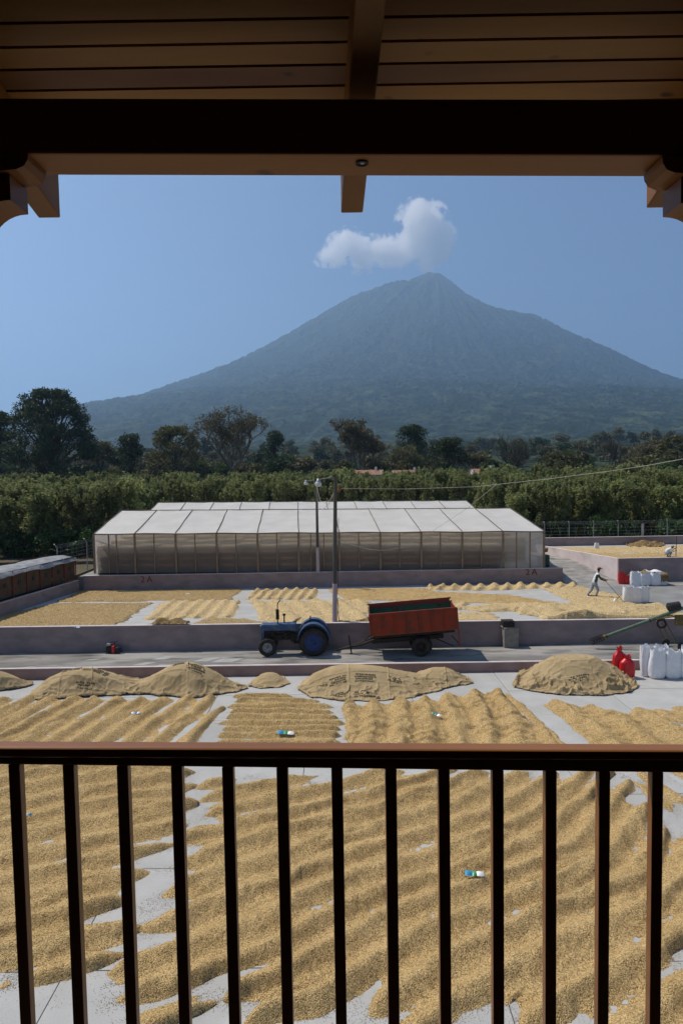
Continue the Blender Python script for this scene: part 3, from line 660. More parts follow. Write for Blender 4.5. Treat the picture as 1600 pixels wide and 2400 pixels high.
wl_ = ['dark evergreen tree in the wood beyond the plantation', 'olive green tree in the wood beyond the plantation', 'loose olive tree in the wood beyond the plantation',
       'fresh green tree in the wood beyond the plantation', 'dry brown tree in the wood beyond the plantation']
k = 0
for (y0, y1, n, s0, s1) in [(126, 150, 44, .68, .95), (165, 205, 58, .85, 1.3), (230, 290, 56, 1.0, 1.5), (330, 460, 62, 1.3, 1.9), (520, 760, 64, 1.5, 2.3)]:
    for i in range(n):
        y = rt.uniform(y0, y1); px = -120 + 1840 * (i + rt.random()) / n; x = (px - 800) / 1600 * y
        if y < 300 and (1135 < px / 1.0204 < 1240 or 1345 < px / 1.0204 < 1440): s1_, s0_ = s0 * .75, s0 * .5
        elif y < 150 and (780 < px < 990 or 1095 < px < 1190 or 1370 < px < 1500): s1_, s0_ = .5, .4
        else: s1_, s0_ = s1, s0
        v = rt.choice([0, 1, 1, 2, 2, 4, 3, 4, 1]); s = rt.uniform(s0_, s1_)
        t = thing('woodland_tree', (x, y, ground_z(x, y) - .3), (0, 0, rt.uniform(0, 6)), label=wl_[v].split(' in the wood')[0] + ' in the %s of the wood, ' % {126: 'nearest strip', 165: 'second strip', 230: 'middle', 330: 'back', 520: 'farthest edge'}[y0] + ('under the tall eucalyptus' if px < 300 else 'near the thin-crowned tree' if px < 720 else 'under the volcano' if px < 1100 else 'around the bare trees'), cat='tree', group='wood beyond the plantation: ' + wl_[v].split(' tree')[0])
        t.scale = (s * rt.uniform(.9, 1.3), s * rt.uniform(.9, 1.3), s * rt.uniform(.8, 1.05))
        link('crown', WV[v][0], t)
        if y < 300: link('trunk', WV[v][1], t)
# --- the trees one can tell apart
def base_top(px, ptop, y):
    p = atY(px, ptop, y); return p.x, ground_z(p.x, y), p.z
def w_of(dpx, y): return dpx / .98 / 1600 * y
def clumpy(name, px, ptop, wpx, y, n_blob, n_leaf, mt, label, seed, dome=.55, size=.33, br=(.07, .12), low=.25, hollow=.45):
    x, z0, zt = base_top(px, ptop, y); h = zt - z0; w = w_of(wpx, y) / 2; rg_ = np.random.default_rng(seed)
    root = thing(name, (x, y, z0), label=label, cat='tree'); bl = []
    tips = []
    for i in range(n_blob):
        e = rg_.random() ** (.62 if i % 2 else 1.15); zz = low + (1 - low) * e; R_ = w * math.sqrt(max(0, 1 - ((zz - low) / (1.0 - low)) ** (1 / dome * 1.2)))
        a = rg_.random() * 6.28; rr_ = R_ * (hollow + (1 - hollow) * math.sqrt(rg_.random())); s = rg_.uniform(*br) * h
        bl.append((math.cos(a) * rr_, math.sin(a) * rr_, min(zz * h, h - s * .6), s, s * .62))
    link('crown', crown_mesh('crown', bl, n_leaf, size, mt, rg_, .45), root)
    tb = MB().tube([(0, 0, 0), (.2, 0, h * .2), (-.1, .1, h * .45), (0, 0, h * .72)], [h * .03, h * .024, h * .017, h * .008], 8)
    for b_ in bl[::3]:
        zb = max(h * .15, b_[2] * .55); tb.tube([(0, 0, zb), (b_[0] * .5, b_[1] * .5, zb + (b_[2] - zb) * .5), (b_[0], b_[1], b_[2])], [h * .010, h * .006, h * .003], 5, cap=False)
    tb.obj('trunk', 'darkbark', root); return root
def barry(name, px, ptop, wpx, y, label, seed, leaf=None, nleaf=0, lv=5, spread=.75, mt='bark', kids=3, size=.22):
    x, z0, zt = base_top(px, ptop, y); h = zt - z0; rg_ = np.random.default_rng(seed); tips = []
    root = thing(name, (x, y, z0), label=label, cat='tree')
    b = branches(rg_, (0, 0, 0), h, spread, lv, h * .028, kids, tips=tips, first=.30)
    V = np.array(b.v); hz = V[:, 2].max(); hw = np.percentile(np.abs(V[:, 0]), 98); w = w_of(wpx, y) / 2
    V[:, 2] *= h / hz; V[:, :2] *= w / hw; b.v = [tuple(p) for p in V]
    b.obj('trunk', mt, root)
    if leaf:
        T = np.array([tuple(t) for t in tips]); T[:, 2] *= h / hz; T[:, :2] *= w / hw
        bl = [(t[0], t[1], t[2], .05 * h, .035 * h) for t in T]
        link('crown', crown_mesh('crown', bl, nleaf, size, leaf, rg_, .3), root)
    return root
clumpy('eucalyptus_tree', 110, 893, 214, 150, 200, 40000, 'leaf_dark', 'tallest dark eucalyptus at the far left, sky showing through its domed crown', 1, size=.24, br=(.045, .085), low=.14, hollow=.6)
clumpy('eucalyptus_tree', -8, 945, 120, 160, 60, 13000, 'leaf_dark', 'dark eucalyptus cut by the left edge beside the tallest one', 2, size=.3)
clumpy('cypress_tree', 300, 995, 52, 170, 26, 5000, 'leaf_dark', 'small dark upright evergreen between the eucalyptus and the broad tree', 3, size=.28, br=(.10, .16), dome=.7, hollow=.1)
clumpy('broad_tree', 402, 978, 120, 175, 46, 9000, 'leaf_olive', 'broad dark olive tree left of the tall thin-crowned one', 4, size=.32, br=(.08, .13))
barry('thin_crowned_tree', 536, 938, 150, 160, 'tall brown tree with thin leaves and visible branches above the greenhouse left half', 5, 'leaf_dry', 6500, lv=5, size=.24)
clumpy('conical_tree', 630, 988, 46, 200, 24, 3800, 'leaf_dark', 'small dark pointed tree right of the thin-crowned tree', 6, size=.3, br=(.09, .14), hollow=.1)
clumpy('round_tree', 640, 1052, 70, 135, 26, 5200, 'leaf_dark', 'low very dark round tree just above the plantation near the lamps', 7, size=.22, br=(.12, .2))
barry('thin_crowned_tree', 842, 964, 130, 170, 'tall brown half-bare tree standing behind the light poles', 8, 'leaf_dry', 8500, lv=5, size=.27)
clumpy('conical_tree', 945, 973, 66, 200, 34, 6000, 'leaf_dark', 'dark pointed evergreen right of the half-bare tree', 9, size=.33, br=(.09, .14), hollow=.15)
clumpy('broad_tree', 935, 1022, 90, 185, 26, 5200, 'leaf_olive', 'lower green tree at the foot of the dark pointed evergreen', 10, size=.3, br=(.12, .18))
clumpy('round_tree', 1030, 1004, 104, 140, 46, 12000, 'leaf_dark', 'dense dark green round tree left of the bare trees', 11, size=.21, br=(.10, .17), low=.1, hollow=.3)
barry('bare_tree', 1186, 990, 92, 165, 'leafless spreading tree right of the dense round tree', 12, None, 0, lv=5, spread=.85, mt='darkbark')
barry('bare_tree', 1391, 1003, 82, 175, 'leafless spreading tree farther right over the tiled roofs', 13, None, 0, lv=5, spread=.85, mt='darkbark')
barry('thin_crowned_tree', 1500, 1003, 80, 190, 'brown half-bare tree near the right edge', 14, 'leaf_dry', 3500, lv=5, size=.3)
clumpy('broad_tree', 1556, 1000, 120, 170, 40, 8000, 'leaf_olive', 'broad olive tree cut by the right edge', 15, size=.32)
clumpy('broad_tree', 232, 1014, 90, 180, 30, 5200, 'leaf_olive', 'pale olive tree right of the tallest eucalyptus', 16, size=.32, br=(.1, .16))
clumpy('broad_tree', 1290, 1035, 110, 165, 34, 6500, 'leaf_olive', 'wide low olive tree between the two bare trees', 17, size=.3, br=(.12, .18))
clumpy('round_tree', 1527, 1058, 56, 130, 22, 3800, 'leaf_bright', 'small bright green round tree near the right edge', 18, size=.2, br=(.14, .2))
# --- houses among the trees
def house(px, pyt, wpx, y, label, hh=2.6, gable=False, rot=0):
    p = atY(px, pyt + 4, y); w = w_of(wpx, y); z0 = ground_z(p.x, y) - .5; zt = p.z
    o = thing('house', (p.x, y, z0), (0, 0, rot), label=label, cat='house'); h = zt - z0
    MB().box(-w / 2, w / 2, 0, 4.6, 0, h - .85).obj('wall', 'housewhite', o)
    r = MB().prism([(-.35, h - .95), (2.3, h), (4.95, h - .95), (4.95, h - .82), (2.3, h + .14), (-.35, h - .82)], -w / 2 - .2, w / 2 + .2, 'x').obj('roof', 'rooftile', o)
    MB().box(-w / 2 - .1, -w / 2 + .25, -.1, 4.8, h - .95, h - .1).box(w / 2 - .25, w / 2 + .1, -.1, 4.8, h - .95, h - .1).obj('parapet', 'housewhite', o)
    f = MB().box(w * .15, w * .15 + .9, -.03, .03, h - 2.1, h - 1.25).obj('window', 'rackdark', o)
    ch = MB().box(w * .3, w * .3 + .45, 2.0, 2.45, h - .2, h + .75).obj('chimney', 'housewhite', o)
    return o
house(836, 1077, 86, 135, 'leftmost white house with clay tile roof, half hidden by trees')
house(934, 1077, 60, 150, 'low tiled roof just left of the dense round tree')
house(1114, 1074, 54, 132, 'white-gabled house with tile roof right of the dense round tree')
house(1392, 1086, 50, 128, 'tiled roof with white walls nearer the right edge')
house(1432, 1083, 46, 131, 'pale grey roofed white house beside the rightmost tiled roof')
# --- wire fence
def fence(x0, y0, x1, y1, n, z, label, h=1.75):
    o = thing('wire_fence', (0, 0, 0), label=label, cat='fence')
    net = MB()
    for i in range(n + 1):
        t = i / n; x = x0 + (x1 - x0) * t; y = y0 + (y1 - y0) * t; big = (i == n * 5 // 9) and n > 5
        r = .11 if big else .035
        pts = [(x, y, z - .4), (x, y, z + h)] + ([] if big else [(x - .12, y - .2, z + h + .3)])
        MB().tube(pts, r, 7).obj('fence_post', 'metal', o)
    for k in range(7):
        zz = z + .1 + k * .27
        net.tube([(x0, y0, zz), (x1, y1, zz)], .006, 4)
    for k in range(3):
        net.tube([(x0 - .04 * k, y0 - .07 * k, z + h + .1 * k), (x1 - .04 * k, y1 - .07 * k, z + h + .1 * k)], .006, 4)
    L = math.hypot(x1 - x0, y1 - y0); m_ = int(L / .35)
    for i in range(m_):
        t = i / m_; x = x0 + (x1 - x0) * t; y = y0 + (y1 - y0) * t
        net.tube([(x, y, z), (x + (x1 - x0) / L * .3 * (1 if i % 2 else -1), y, z + h)], .005, 3, cap=False)
    net.obj('wire_mesh', 'metal', o, kind='stuff')
fence(15.0, 57.3, 33.6, 57.3, 9, Z4, 'tall wire fence with slanted post tops behind the raised patio', 1.45)
fence(-20.2, 48.2, -18.3, 60, 3, 2.5, 'short wire fence between the silver-covered shed and greenhouse', 2.0)
# ================================================================== HAZE AND CLOUD
hz = MB().box(-12200, 12200, -700, 13000, -2.4, 2340).obj('haze', [], kind='stuff')
hm = bpy.data.materials.new('haze_air'); n, l = nodes_of(hm); n.remove(n['Principled BSDF'])
pv = n.new('ShaderNodeVolumePrincipled'); pv.inputs['Color'].default_value = (0.47, 0.70, 1.0, 1); pv.inputs['Density'].default_value = 1.3e-4
pv.inputs['Anisotropy'].default_value = 0.5; pv.inputs['Density Attribute'].default_value = ''
l.new(pv.outputs[0], n['Material Output'].inputs['Volume']); hz.data.materials.append(hm)
def build_cloud():
    Yc = 10300.0; s = Yc / 1600 / .98
    org = atY(890, 560, Yc)
    # lobes: display px, py, radius px
    lob = [(748, 590, 22), (775, 575, 34), (800, 560, 34), (830, 580, 34), (862, 572, 30), (838, 608, 20), (890, 575, 34), (920, 585, 30), (945, 565, 38), (965, 540, 44), (950, 500, 38), (985, 505, 40), (1000, 545, 42), (1005, 580, 32), (985, 600, 26), (962, 478, 26), (1018, 530, 24), (820, 625, 12), (725, 602, 9)]
    bm = bmesh.new()
    L = []
    for (px, py, r) in lob:
        c = atY(px, py, Yc) - org; L.append((c.x, c.z, r * s))
        t = bmesh.ops.create_icosphere(bm, subdivisions=3, radius=1.0)
        for v in t['verts']: v.co = Vector((v.co.x * r * s * 1.22 + c.x, v.co.y * r * s * 1.1, v.co.z * r * s * 1.22 + c.z))
    me = bpy.data.meshes.new('cloud'); bm.to_mesh(me); bm.free()
    o = link('cloud', me, None, org, label='bright white cumulus cloud hovering just above the volcano summit', cat='cloud')
    rm = o.modifiers.new('merge', 'REMESH'); rm.mode = 'VOXEL'; rm.voxel_size = 38
    m = bpy.data.materials.new('cloud_vapour'); n, l = nodes_of(m); n.remove(n['Principled BSDF'])
    tc = n.new('ShaderNodeTexCoord'); acc = None
    nz0 = n.new('ShaderNodeTexNoise'); nz0.inputs['Scale'].default_value = 1 / 210.; nz0.inputs['Detail'].default_value = 5; l.new(tc.outputs['Object'], nz0.inputs['Vector'])
    off = n.new('ShaderNodeVectorMath'); off.operation = 'SUBTRACT'; off.inputs[1].default_value = (.5, .5, .5); l.new(nz0.outputs['Color'], off.inputs[0])
    of2 = n.new('ShaderNodeVectorMath'); of2.operation = 'SCALE'; of2.inputs['Scale'].default_value = 290; l.new(off.outputs[0], of2.inputs[0])
    ps = n.new('ShaderNodeVectorMath'); ps.operation = 'ADD'; l.new(tc.outputs['Object'], ps.inputs[0]); l.new(of2.outputs[0], ps.inputs[1])
    for (x, z, r) in L:
        d = n.new('ShaderNodeVectorMath'); d.operation = 'DISTANCE'; d.inputs[1].default_value = (x, 0, z); l.new(ps.outputs[0], d.inputs[0])
        mr = n.new('ShaderNodeMapRange'); mr.inputs[1].default_value = 0; mr.inputs[2].default_value = r * 1.12; mr.inputs[3].default_value = 1; mr.inputs[4].default_value = 0
        l.new(d.outputs['Value'], mr.inputs[0])
        if acc is None: acc = mr.outputs[0]
        else:
            a = n.new('ShaderNodeMath'); a.operation = 'MAXIMUM'; l.new(acc, a.inputs[0]); l.new(mr.outputs[0], a.inputs[1]); acc = a.outputs[0]
    nz = n.new('ShaderNodeTexNoise'); nz.inputs['Scale'].default_value = 1 / 150.; nz.inputs['Detail'].default_value = 7; nz.inputs['Roughness'].default_value = .62
    l.new(tc.outputs['Object'], nz.inputs['Vector'])
    a = n.new('ShaderNodeMath'); a.operation = 'MULTIPLY_ADD'; a.inputs[1].default_value = 2.3; l.new(nz.outputs[0], a.inputs[0])
    b2 = n.new('ShaderNodeMath'); b2.operation = 'SUBTRACT'; b2.inputs[1].default_value = 1.28; l.new(acc, b2.inputs[0]); l.new(b2.outputs[0], a.inputs[2])
    mr = n.new('ShaderNodeMapRange'); mr.inputs[1].default_value = 0.0; mr.inputs[2].default_value = .16; mr.inputs[4].default_value = .012
    l.new(a.outputs[0], mr.inputs[0])
    pv = n.new('ShaderNodeVolumePrincipled'); pv.inputs['Color'].default_value = (1, 1, 1, 1); pv.inputs['Anisotropy'].default_value = .6
    pv.inputs['Density Attribute'].default_value = ''; l.new(mr.outputs[0], pv.inputs['Density'])
    l.new(pv.outputs[0], n['Material Output'].inputs['Volume']); me.materials.append(m)
build_cloud()
SC.cycles.volume_step_rate = 1.0; SC.cycles.volume_max_steps = 256
# ================================================================== COFFEE SPREAD OUT TO DRY
BEAN_PTS = []
def bed(poly, z, d0, d1, spacing, label, mt='beans', amp=.055, base=.012, res=.05, seed=1, edge=.28, hole=0.0, lobes=.55, warp=.35, curve=None,
        rough=.02, grow=0.0, bumpy=0.0, tops=1.0, scatter=0, piles=(), cat='coffee bed'):
    """poly, d0, d1: picture points put down on the plane z; the ridges run from d0 towards d1"""
    P = [at(px, py, z) for px, py in poly]
    a = at(*d0, z); b_ = at(*d1, z); d = (b_ - a); d.z = 0; d.normalize(); nx, ny = -d.y, d.x
    x0 = min(p.x for p in P) - .4; x1 = max(p.x for p in P) + .4; y0 = min(p.y for p in P) - .4; y1 = max(p.y for p in P) + .4
    X, Y = np.meshgrid(np.arange(x0, x1, res), np.arange(y0, y1, res))
    sd = poly_sd(X, Y, P) + grow
    if z == Z2: lim_ = Y - (YM + .30)
    elif z > 3: lim_ = np.minimum(Y - PY0 - .32, (X - (PX0 + (fx - PX0) * (Y - PY0) / (farY - PY0)) - .3))
    else: lim_ = 99 + X * 0
    sd = np.minimum(sd, np.minimum(lim_ + .15, farY - Y))
    u = X * nx + Y * ny; v = X * d.x + Y * d.y
    if curve: u = u + curve(X, Y)
    ph = u / spacing + warp * (fbm(X / 2.3, Y / 2.3, 3, seed) - .5) * 2 + .10 * (fbm(X * 1.3, Y * 1.3, 2, seed + 3) - .5)
    rp = .5 + .5 * np.cos(2 * np.pi * ph); rp = rp ** 1.25
    rid = np.floor(ph + .5)
    sdn = sd + lobes * (rp - .5) * .6 + (fbm(X / .8, Y / .8, 3, seed + 7) - .5) * .55 + (vnoise(rid * 7.7, X * 0 + seed) - .5) * lobes * .7
    e = np.clip(sdn / edge, 0, 1); e = 1 - (1 - e) ** 2
    h = e * (base + amp * rp * (0.65 + .7 * fbm(X / 1.1, Y / 1.1, 3, seed + 9)))
    sdn0 = sdn; h += e * rough * (fbm(X / .13, Y / .13, 2, seed + 13) - .5) * 2.4
    sec = .5 + .5 * np.cos(2 * np.pi * (ph * 2.37 + .8 * fbm(X / 1.2, Y / 1.2, 2, seed + 31))); h += e * amp * .30 * sec * np.clip((fbm(X / 1.7, Y / 1.7, 2, seed + 33) - .42) * 4, 0, 1)
    h += e * .016 * (fbm(X / .5, Y / .5, 2, seed + 17) - .5) * 2
    if hole: h -= e * hole * (1 - rp) ** 1.5 * np.clip(fbm(X / 2.1, Y / 2.1, 2, seed + 41) - .46 + .25 * np.exp(-np.clip(sd, 0, 9) / .8), 0, 1) * 4
    if bumpy:
        q = np.abs(fbm(X / .9, Y / .55, 2, seed + 21) - .5) * 2; h += e * bumpy * np.clip(.35 - q, 0, 1) * 2
    for (px, py, r, hh) in piles:
        c = at(px, py, z); k = np.hypot((X - c.x), (Y - c.y)) / r
        h += e * hh * np.maximum(0, 1 - k ** 1.1) * (1 + .25 * (fbm(X / .5, Y / .5, 2, 5) - .5))
    h += .004 * (np.random.default_rng(seed).random(X.shape) - .5) * (res < .08)
    hole = e * base + e * amp * rp * .6
    Z = z + np.maximum(h, 0.0) + .002
    h = np.where(lim_ < 0, 0, h); f = (h > .004)
    mk = (f[:-1, :-1].astype(int) + f[1:, :-1] + f[:-1, 1:] + f[1:, 1:]) >= 2
    Z = np.where(f, Z, z + .0015)
    # origin at the bed's own middle
    cx = (x0 + x1) / 2; cy = (y0 + y1) / 2
    me = grid_mesh('coffee_bed', X - cx, Y - cy, Z - z, mk, mt)
    o = link('coffee_bed', me, None, (cx, cy, z), label=label, cat=cat)
    if scatter:
        rg_ = np.random.default_rng(seed + 50)
        w = np.exp(-np.clip(-sdn, 0, 3) / .16) * (sdn < .03) * (sdn > -.9) * (h <= .004) * (.25 + 1.5 * (fbm(X / .7, Y / .7, 2, 3) > .5))
        w = (w / w.sum()).ravel(); k = rg_.choice(w.size, scatter, p=w)
        BEAN_PTS.append(np.stack([X.ravel()[k] + rg_.uniform(-.5, .5, scatter) * res, Y.ravel()[k] + rg_.uniform(-.5, .5, scatter) * res, np.full(scatter, z + .005)], 1))
    return o
# front patio, nearest to the balcony
bed([(-160, 1735), (395, 1737), (425, 1800), (412, 1852), (385, 1880), (388, 1930), (300, 1975), (312, 2025), (280, 2090), (215, 2112), (268, 2150), (262, 2190), (170, 2248), (70, 2252), (-160, 2290)],
    0, (0, 1920), (250, 1870), .98, 'large golden coffee bed seen through the leftmost balusters', amp=.19, base=.028, warp=.22, res=.035, seed=3, grow=.16, edge=.5, lobes=.75, hole=.022, curve=lambda X, Y: .10 * np.sin(Y / 2.2), scatter=5000)
def cB(X, Y):
    t = np.clip(X - 2.0, 0, 9); return -.045 * t * t * (1 + .04 * (Y - 18)) - .5 * np.exp(-((Y - 13) / 2.5) ** 2) * np.sin(X / 2.0)
bed([(472, 1795), (560, 1800), (730, 1792), (960, 1790), (1000, 1780), (1400, 1778), (1405, 1800), (1440, 1812), (1380, 1830), (1470, 1858), (1482, 1905), (1540, 1925), (1600, 1945), (1720, 1950), (1720, 2140),
     (1560, 2160), (1500, 2190), (1550, 2215), (1720, 2200), (1720, 2420), (1420, 2440), (1330, 2300), (1300, 2325), (1205, 2335), (1150, 2270), (1060, 2300), (1010, 2335), (900, 2345), (858, 2268), (800, 2290), (742, 2325), (620, 2328), (572, 2275), (615, 2240), (525, 2232),
     (420, 2300), (352, 2335), (300, 2320), (258, 2262), (320, 2190), (405, 2165), (340, 2130), (352, 2095), (425, 2050), (430, 1985), (440, 1925), (560, 1870), (470, 1850)],
    0, (500, 1960), (760, 1890), .92, 'huge golden coffee bed filling the middle and right behind the balusters', amp=.175, base=.034, res=.033, seed=8, grow=.18, edge=.5, lobes=.8, hole=.022, warp=.30, curve=cB, rough=.022, scatter=9000)
bed([(1425, 1770), (1480, 1768), (1560, 1830), (1568, 1870), (1500, 1845)], 0, (1440, 1780), (1540, 1850), .7, 'narrow coffee strip through the last gap of the balusters at upper right', amp=.05, base=.01, res=.04, seed=21, scatter=900)
bed([(1520, 1765), (1720, 1765), (1720, 1840), (1600, 1845), (1575, 1800)], 0, (1540, 1780), (1640, 1850), .7, 'coffee bed cut by the right edge just below the rail', amp=.05, base=.015, res=.045, seed=22, scatter=500)
# row just beyond the rail
bed([(-160, 1604), (490, 1604), (498, 1625), (425, 1738), (-160, 1738)], 0, (88, 1728), (228, 1641), .98, 'coffee bed in slanting rows in front of the two-humped burlap heap', amp=.18, base=.012, res=.045, seed=31, edge=.34, lobes=.5, hole=.045, warp=.12, scatter=1400)
bed([(545, 1600), (650, 1598), (735, 1612), (770, 1640), (776, 1730), (500, 1730), (512, 1690), (535, 1630)], 0, (520, 1660), (770, 1660), .62, 'coffee bed raked in level rows between two pale gaps', mt='beans', amp=.16, base=.006, res=.04, seed=33, edge=.3, lobes=.7, hole=.02, warp=.10, scatter=1400)
bed([(800, 1625), (1000, 1608), (1010, 1595), (1150, 1593), (1165, 1610), (1285, 1712), (1300, 1738), (800, 1738)], 0, (950, 1700), (945, 1620), 1.05, 'wide lumpy coffee bed right of the level-raked one', mt='beans', amp=.17, base=.045, res=.042, seed=35, bumpy=.16, warp=.2, lobes=.35, scatter=1500)
bed([(1163, 1598), (1190, 1612), (1335, 1738), (1296, 1738), (1245, 1680)], 0, (1175, 1605), (1310, 1730), .9, 'thin diagonal coffee strip beside the wide lumpy bed', amp=.06, base=.03, res=.04, seed=37, warp=.1, lobes=.2, edge=.15, scatter=500)
bed([(1252, 1622), (1330, 1622), (1400, 1640), (1480, 1632), (1560, 1668), (1720, 1700), (1720, 1738), (1380, 1738), (1330, 1690)], 0, (1275, 1630), (1400, 1715), 1.35, 'broad coffee bed in slanting rows in front of the right burlap heap', amp=.14, base=.022, res=.042, seed=39, bumpy=.10, warp=.2, scatter=900)
bed([(1485, 1635), (1560, 1622), (1720, 1618), (1720, 1685), (1600, 1672)], 0, (1500, 1640), (1640, 1690), 1.2, 'coffee bed at the right edge in front of the white sacks', amp=.08, base=.02, res=.045, seed=40, scatter=400)
# upper patio
bed([(186, 1357), (556, 1353), (528, 1378), (132, 1384)], Z2, (200, 1370), (500, 1368), .38, 'dark finely raked coffee bed along the far left of the upper patio', mt='beansdark', amp=.05, base=.02, res=.07, seed=51, edge=.15, lobes=.3, warp=.03)
bed([(128, 1387), (345, 1386), (262, 1442), (-60, 1442), (-10, 1418)], Z2, (50, 1410), (300, 1408), .40, 'dark finely raked coffee bed at the near left of the upper patio', mt='beansdark', amp=.05, base=.02, res=.07, seed=53, edge=.15, lobes=.3, warp=.03)
bed([(378, 1382), (549, 1379), (544, 1419), (322, 1423)], Z2, (380, 1420), (425, 1383), .83, 'pale coffee bed with slanting ridges left of centre on the upper patio', mt='beanspale', amp=.11, base=.015, res=.06, seed=55, edge=.2, lobes=.3, warp=.05)
bed([(582, 1355), (729, 1354), (731, 1376), (569, 1378)], Z2, (620, 1377), (640, 1356), .66, 'small pale coffee bed in peaked rows by the far wall', mt='beanspale', amp=.16, base=.02, res=.06, seed=57, edge=.2, lobes=.3, warp=.05)
bed([(572, 1382), (846, 1378), (856, 1408), (840, 1446), (700, 1442), (590, 1424)], Z2, (640, 1430), (600, 1384), 1.2, 'pale smoothed coffee bed behind the tractor', mt='beanspale', amp=.09, base=.05, res=.06, seed=59, edge=.3, lobes=.3, warp=.15, bumpy=.06)
bed([(372, 1424), (300, 1446), (420, 1446), (408, 1424)], Z2, (330, 1440), (400, 1440), .5, 'small coffee patch behind the burlap lying on the wall', mt='beansdark', amp=.04, base=.03, res=.06, seed=60, lobes=.2)
bed([(468, 1423), (560, 1421), (612, 1430), (640, 1446), (425, 1446)], Z2, (450, 1436), (600, 1435), .5, 'low coffee patch behind the tractor bonnet', mt='beansdark', amp=.04, base=.03, res=.06, seed=61, lobes=.2)
bed([(748, 1353), (975, 1351), (1000, 1360), (1165, 1367), (1290, 1386), (1170, 1387), (800, 1378)], Z2, (800, 1368), (1100, 1372), .5, 'long brownish coffee bed right of the near light pole', mt='beans', amp=.035, base=.035, res=.07, seed=63, lobes=.2, warp=.1)
bed([(975, 1347), (1320, 1341), (1322, 1350), (1100, 1357), (985, 1356)], Z2, (1010, 1356), (1020, 1343), .86, 'narrow coffee row of many little peaks under the far 2A wall', mt='beanspale', amp=.20, base=.03, res=.06, seed=65, edge=.25, lobes=.1, warp=.12)
bed([(1240, 1350), (1330, 1348), (1440, 1372), (1440, 1385), (1330, 1388), (1290, 1372)], Z2, (1250, 1360), (1400, 1362), .6, 'coffee bed being raked by the standing worker', mt='beanspale', amp=.05, base=.03, res=.06, seed=67, lobes=.3)
bed([(1048, 1396), (1200, 1391), (1350, 1386), (1520, 1390), (1600, 1420), (1590, 1440), (1300, 1436), (1170, 1404), (1075, 1406)], Z2, (1300, 1420), (1400, 1400), 1.6, 'large uneven heaped coffee bed at the right of the upper patio', mt='beanspale', amp=.06, base=.06, res=.065, seed=69, lobes=.3, bumpy=.07,
    piles=((1236, 1406, 1.6, .30), (1200, 1400, 1.1, .22), (1262, 1410, 1.0, .18), (1306, 1424, 1.5, .26), (1340, 1426, 1.2, .22), (1410, 1404, 2.2, .18), (1150, 1398, .8, .16), (1115, 1399, .8, .14), (1380, 1420, 1.7, .18), (1460, 1412, 2.0, .14)))
bed([(1040, 1408), (1130, 1410), (1162, 1432), (1150, 1446), (1030, 1446)], Z2, (1060, 1430), (1130, 1430), .8, 'pale coffee patch just right of the trailer', mt='beanspale', amp=.04, base=.05, res=.06, seed=71, lobes=.3)
bed([(880, 1384), (1080, 1386), (1060, 1400), (880, 1400)], Z2, (900, 1396), (910, 1386), .8, 'coffee bed half hidden behind the red trailer', mt='beanspale', amp=.12, base=.03, res=.07, seed=73, lobes=.2)
# raised patio at right
zp4 = ztop - .16
bed([(1256, 1262), (1270, 1259), (1720, 1252), (1720, 1268), (1420, 1272), (1290, 1270)], zp4, (1300, 1264), (1500, 1264), .8, 'golden coffee layer at the back of the raised patio', mt='beanspale', amp=.03, base=.05, res=.12, seed=81, lobes=.3)
bed([(1290, 1272), (1420, 1274), (1720, 1270), (1720, 1284), (1420, 1284)], zp4, (1300, 1276), (1500, 1276), .8, 'golden coffee layer along the front edge of the raised patio', mt='beans', amp=.03, base=.05, res=.12, seed=83, lobes=.3)
# loose beans
pts = np.concatenate(BEAN_PTS); nb = len(pts); rg_ = np.random.default_rng(9)
oct_ = np.array([(1, 0, 0), (0, 1, 0), (-1, 0, 0), (0, -1, 0), (0, 0, 1), (0, 0, -1)], float) * (.0085, .006, .005)
ang = rg_.uniform(0, 6.28, nb); c, s = np.cos(ang), np.sin(ang)
V = np.repeat(oct_[None], nb, 0); V = np.stack([V[..., 0] * c[:, None] - V[..., 1] * s[:, None], V[..., 0] * s[:, None] + V[..., 1] * c[:, None], V[..., 2]], -1) + pts[:, None]
F = np.array([(0, 1, 4), (1, 2, 4), (2, 3, 4), (3, 0, 4), (1, 0, 5), (2, 1, 5), (3, 2, 5), (0, 3, 5)])
F = (F[None] + 6 * np.arange(nb)[:, None, None]).reshape(-1)
me = bpy.data.meshes.new('loose_beans'); me.vertices.add(nb * 6); me.vertices.foreach_set('co', V.reshape(-1).astype(np.float32)); me.loops.add(len(F))
me.loops.foreach_set('vertex_index', F.astype(np.int32)); me.polygons.add(len(F) // 3); me.polygons.foreach_set('loop_start', np.arange(0, len(F), 3, dtype=np.int32))
M['beanloose'] = mat('loose_bean', (0.30, 0.20, 0.09), .9); me.materials.append(M['beanloose']); me.update(calc_edges=True)
link('loose_beans', me, kind='stuff')
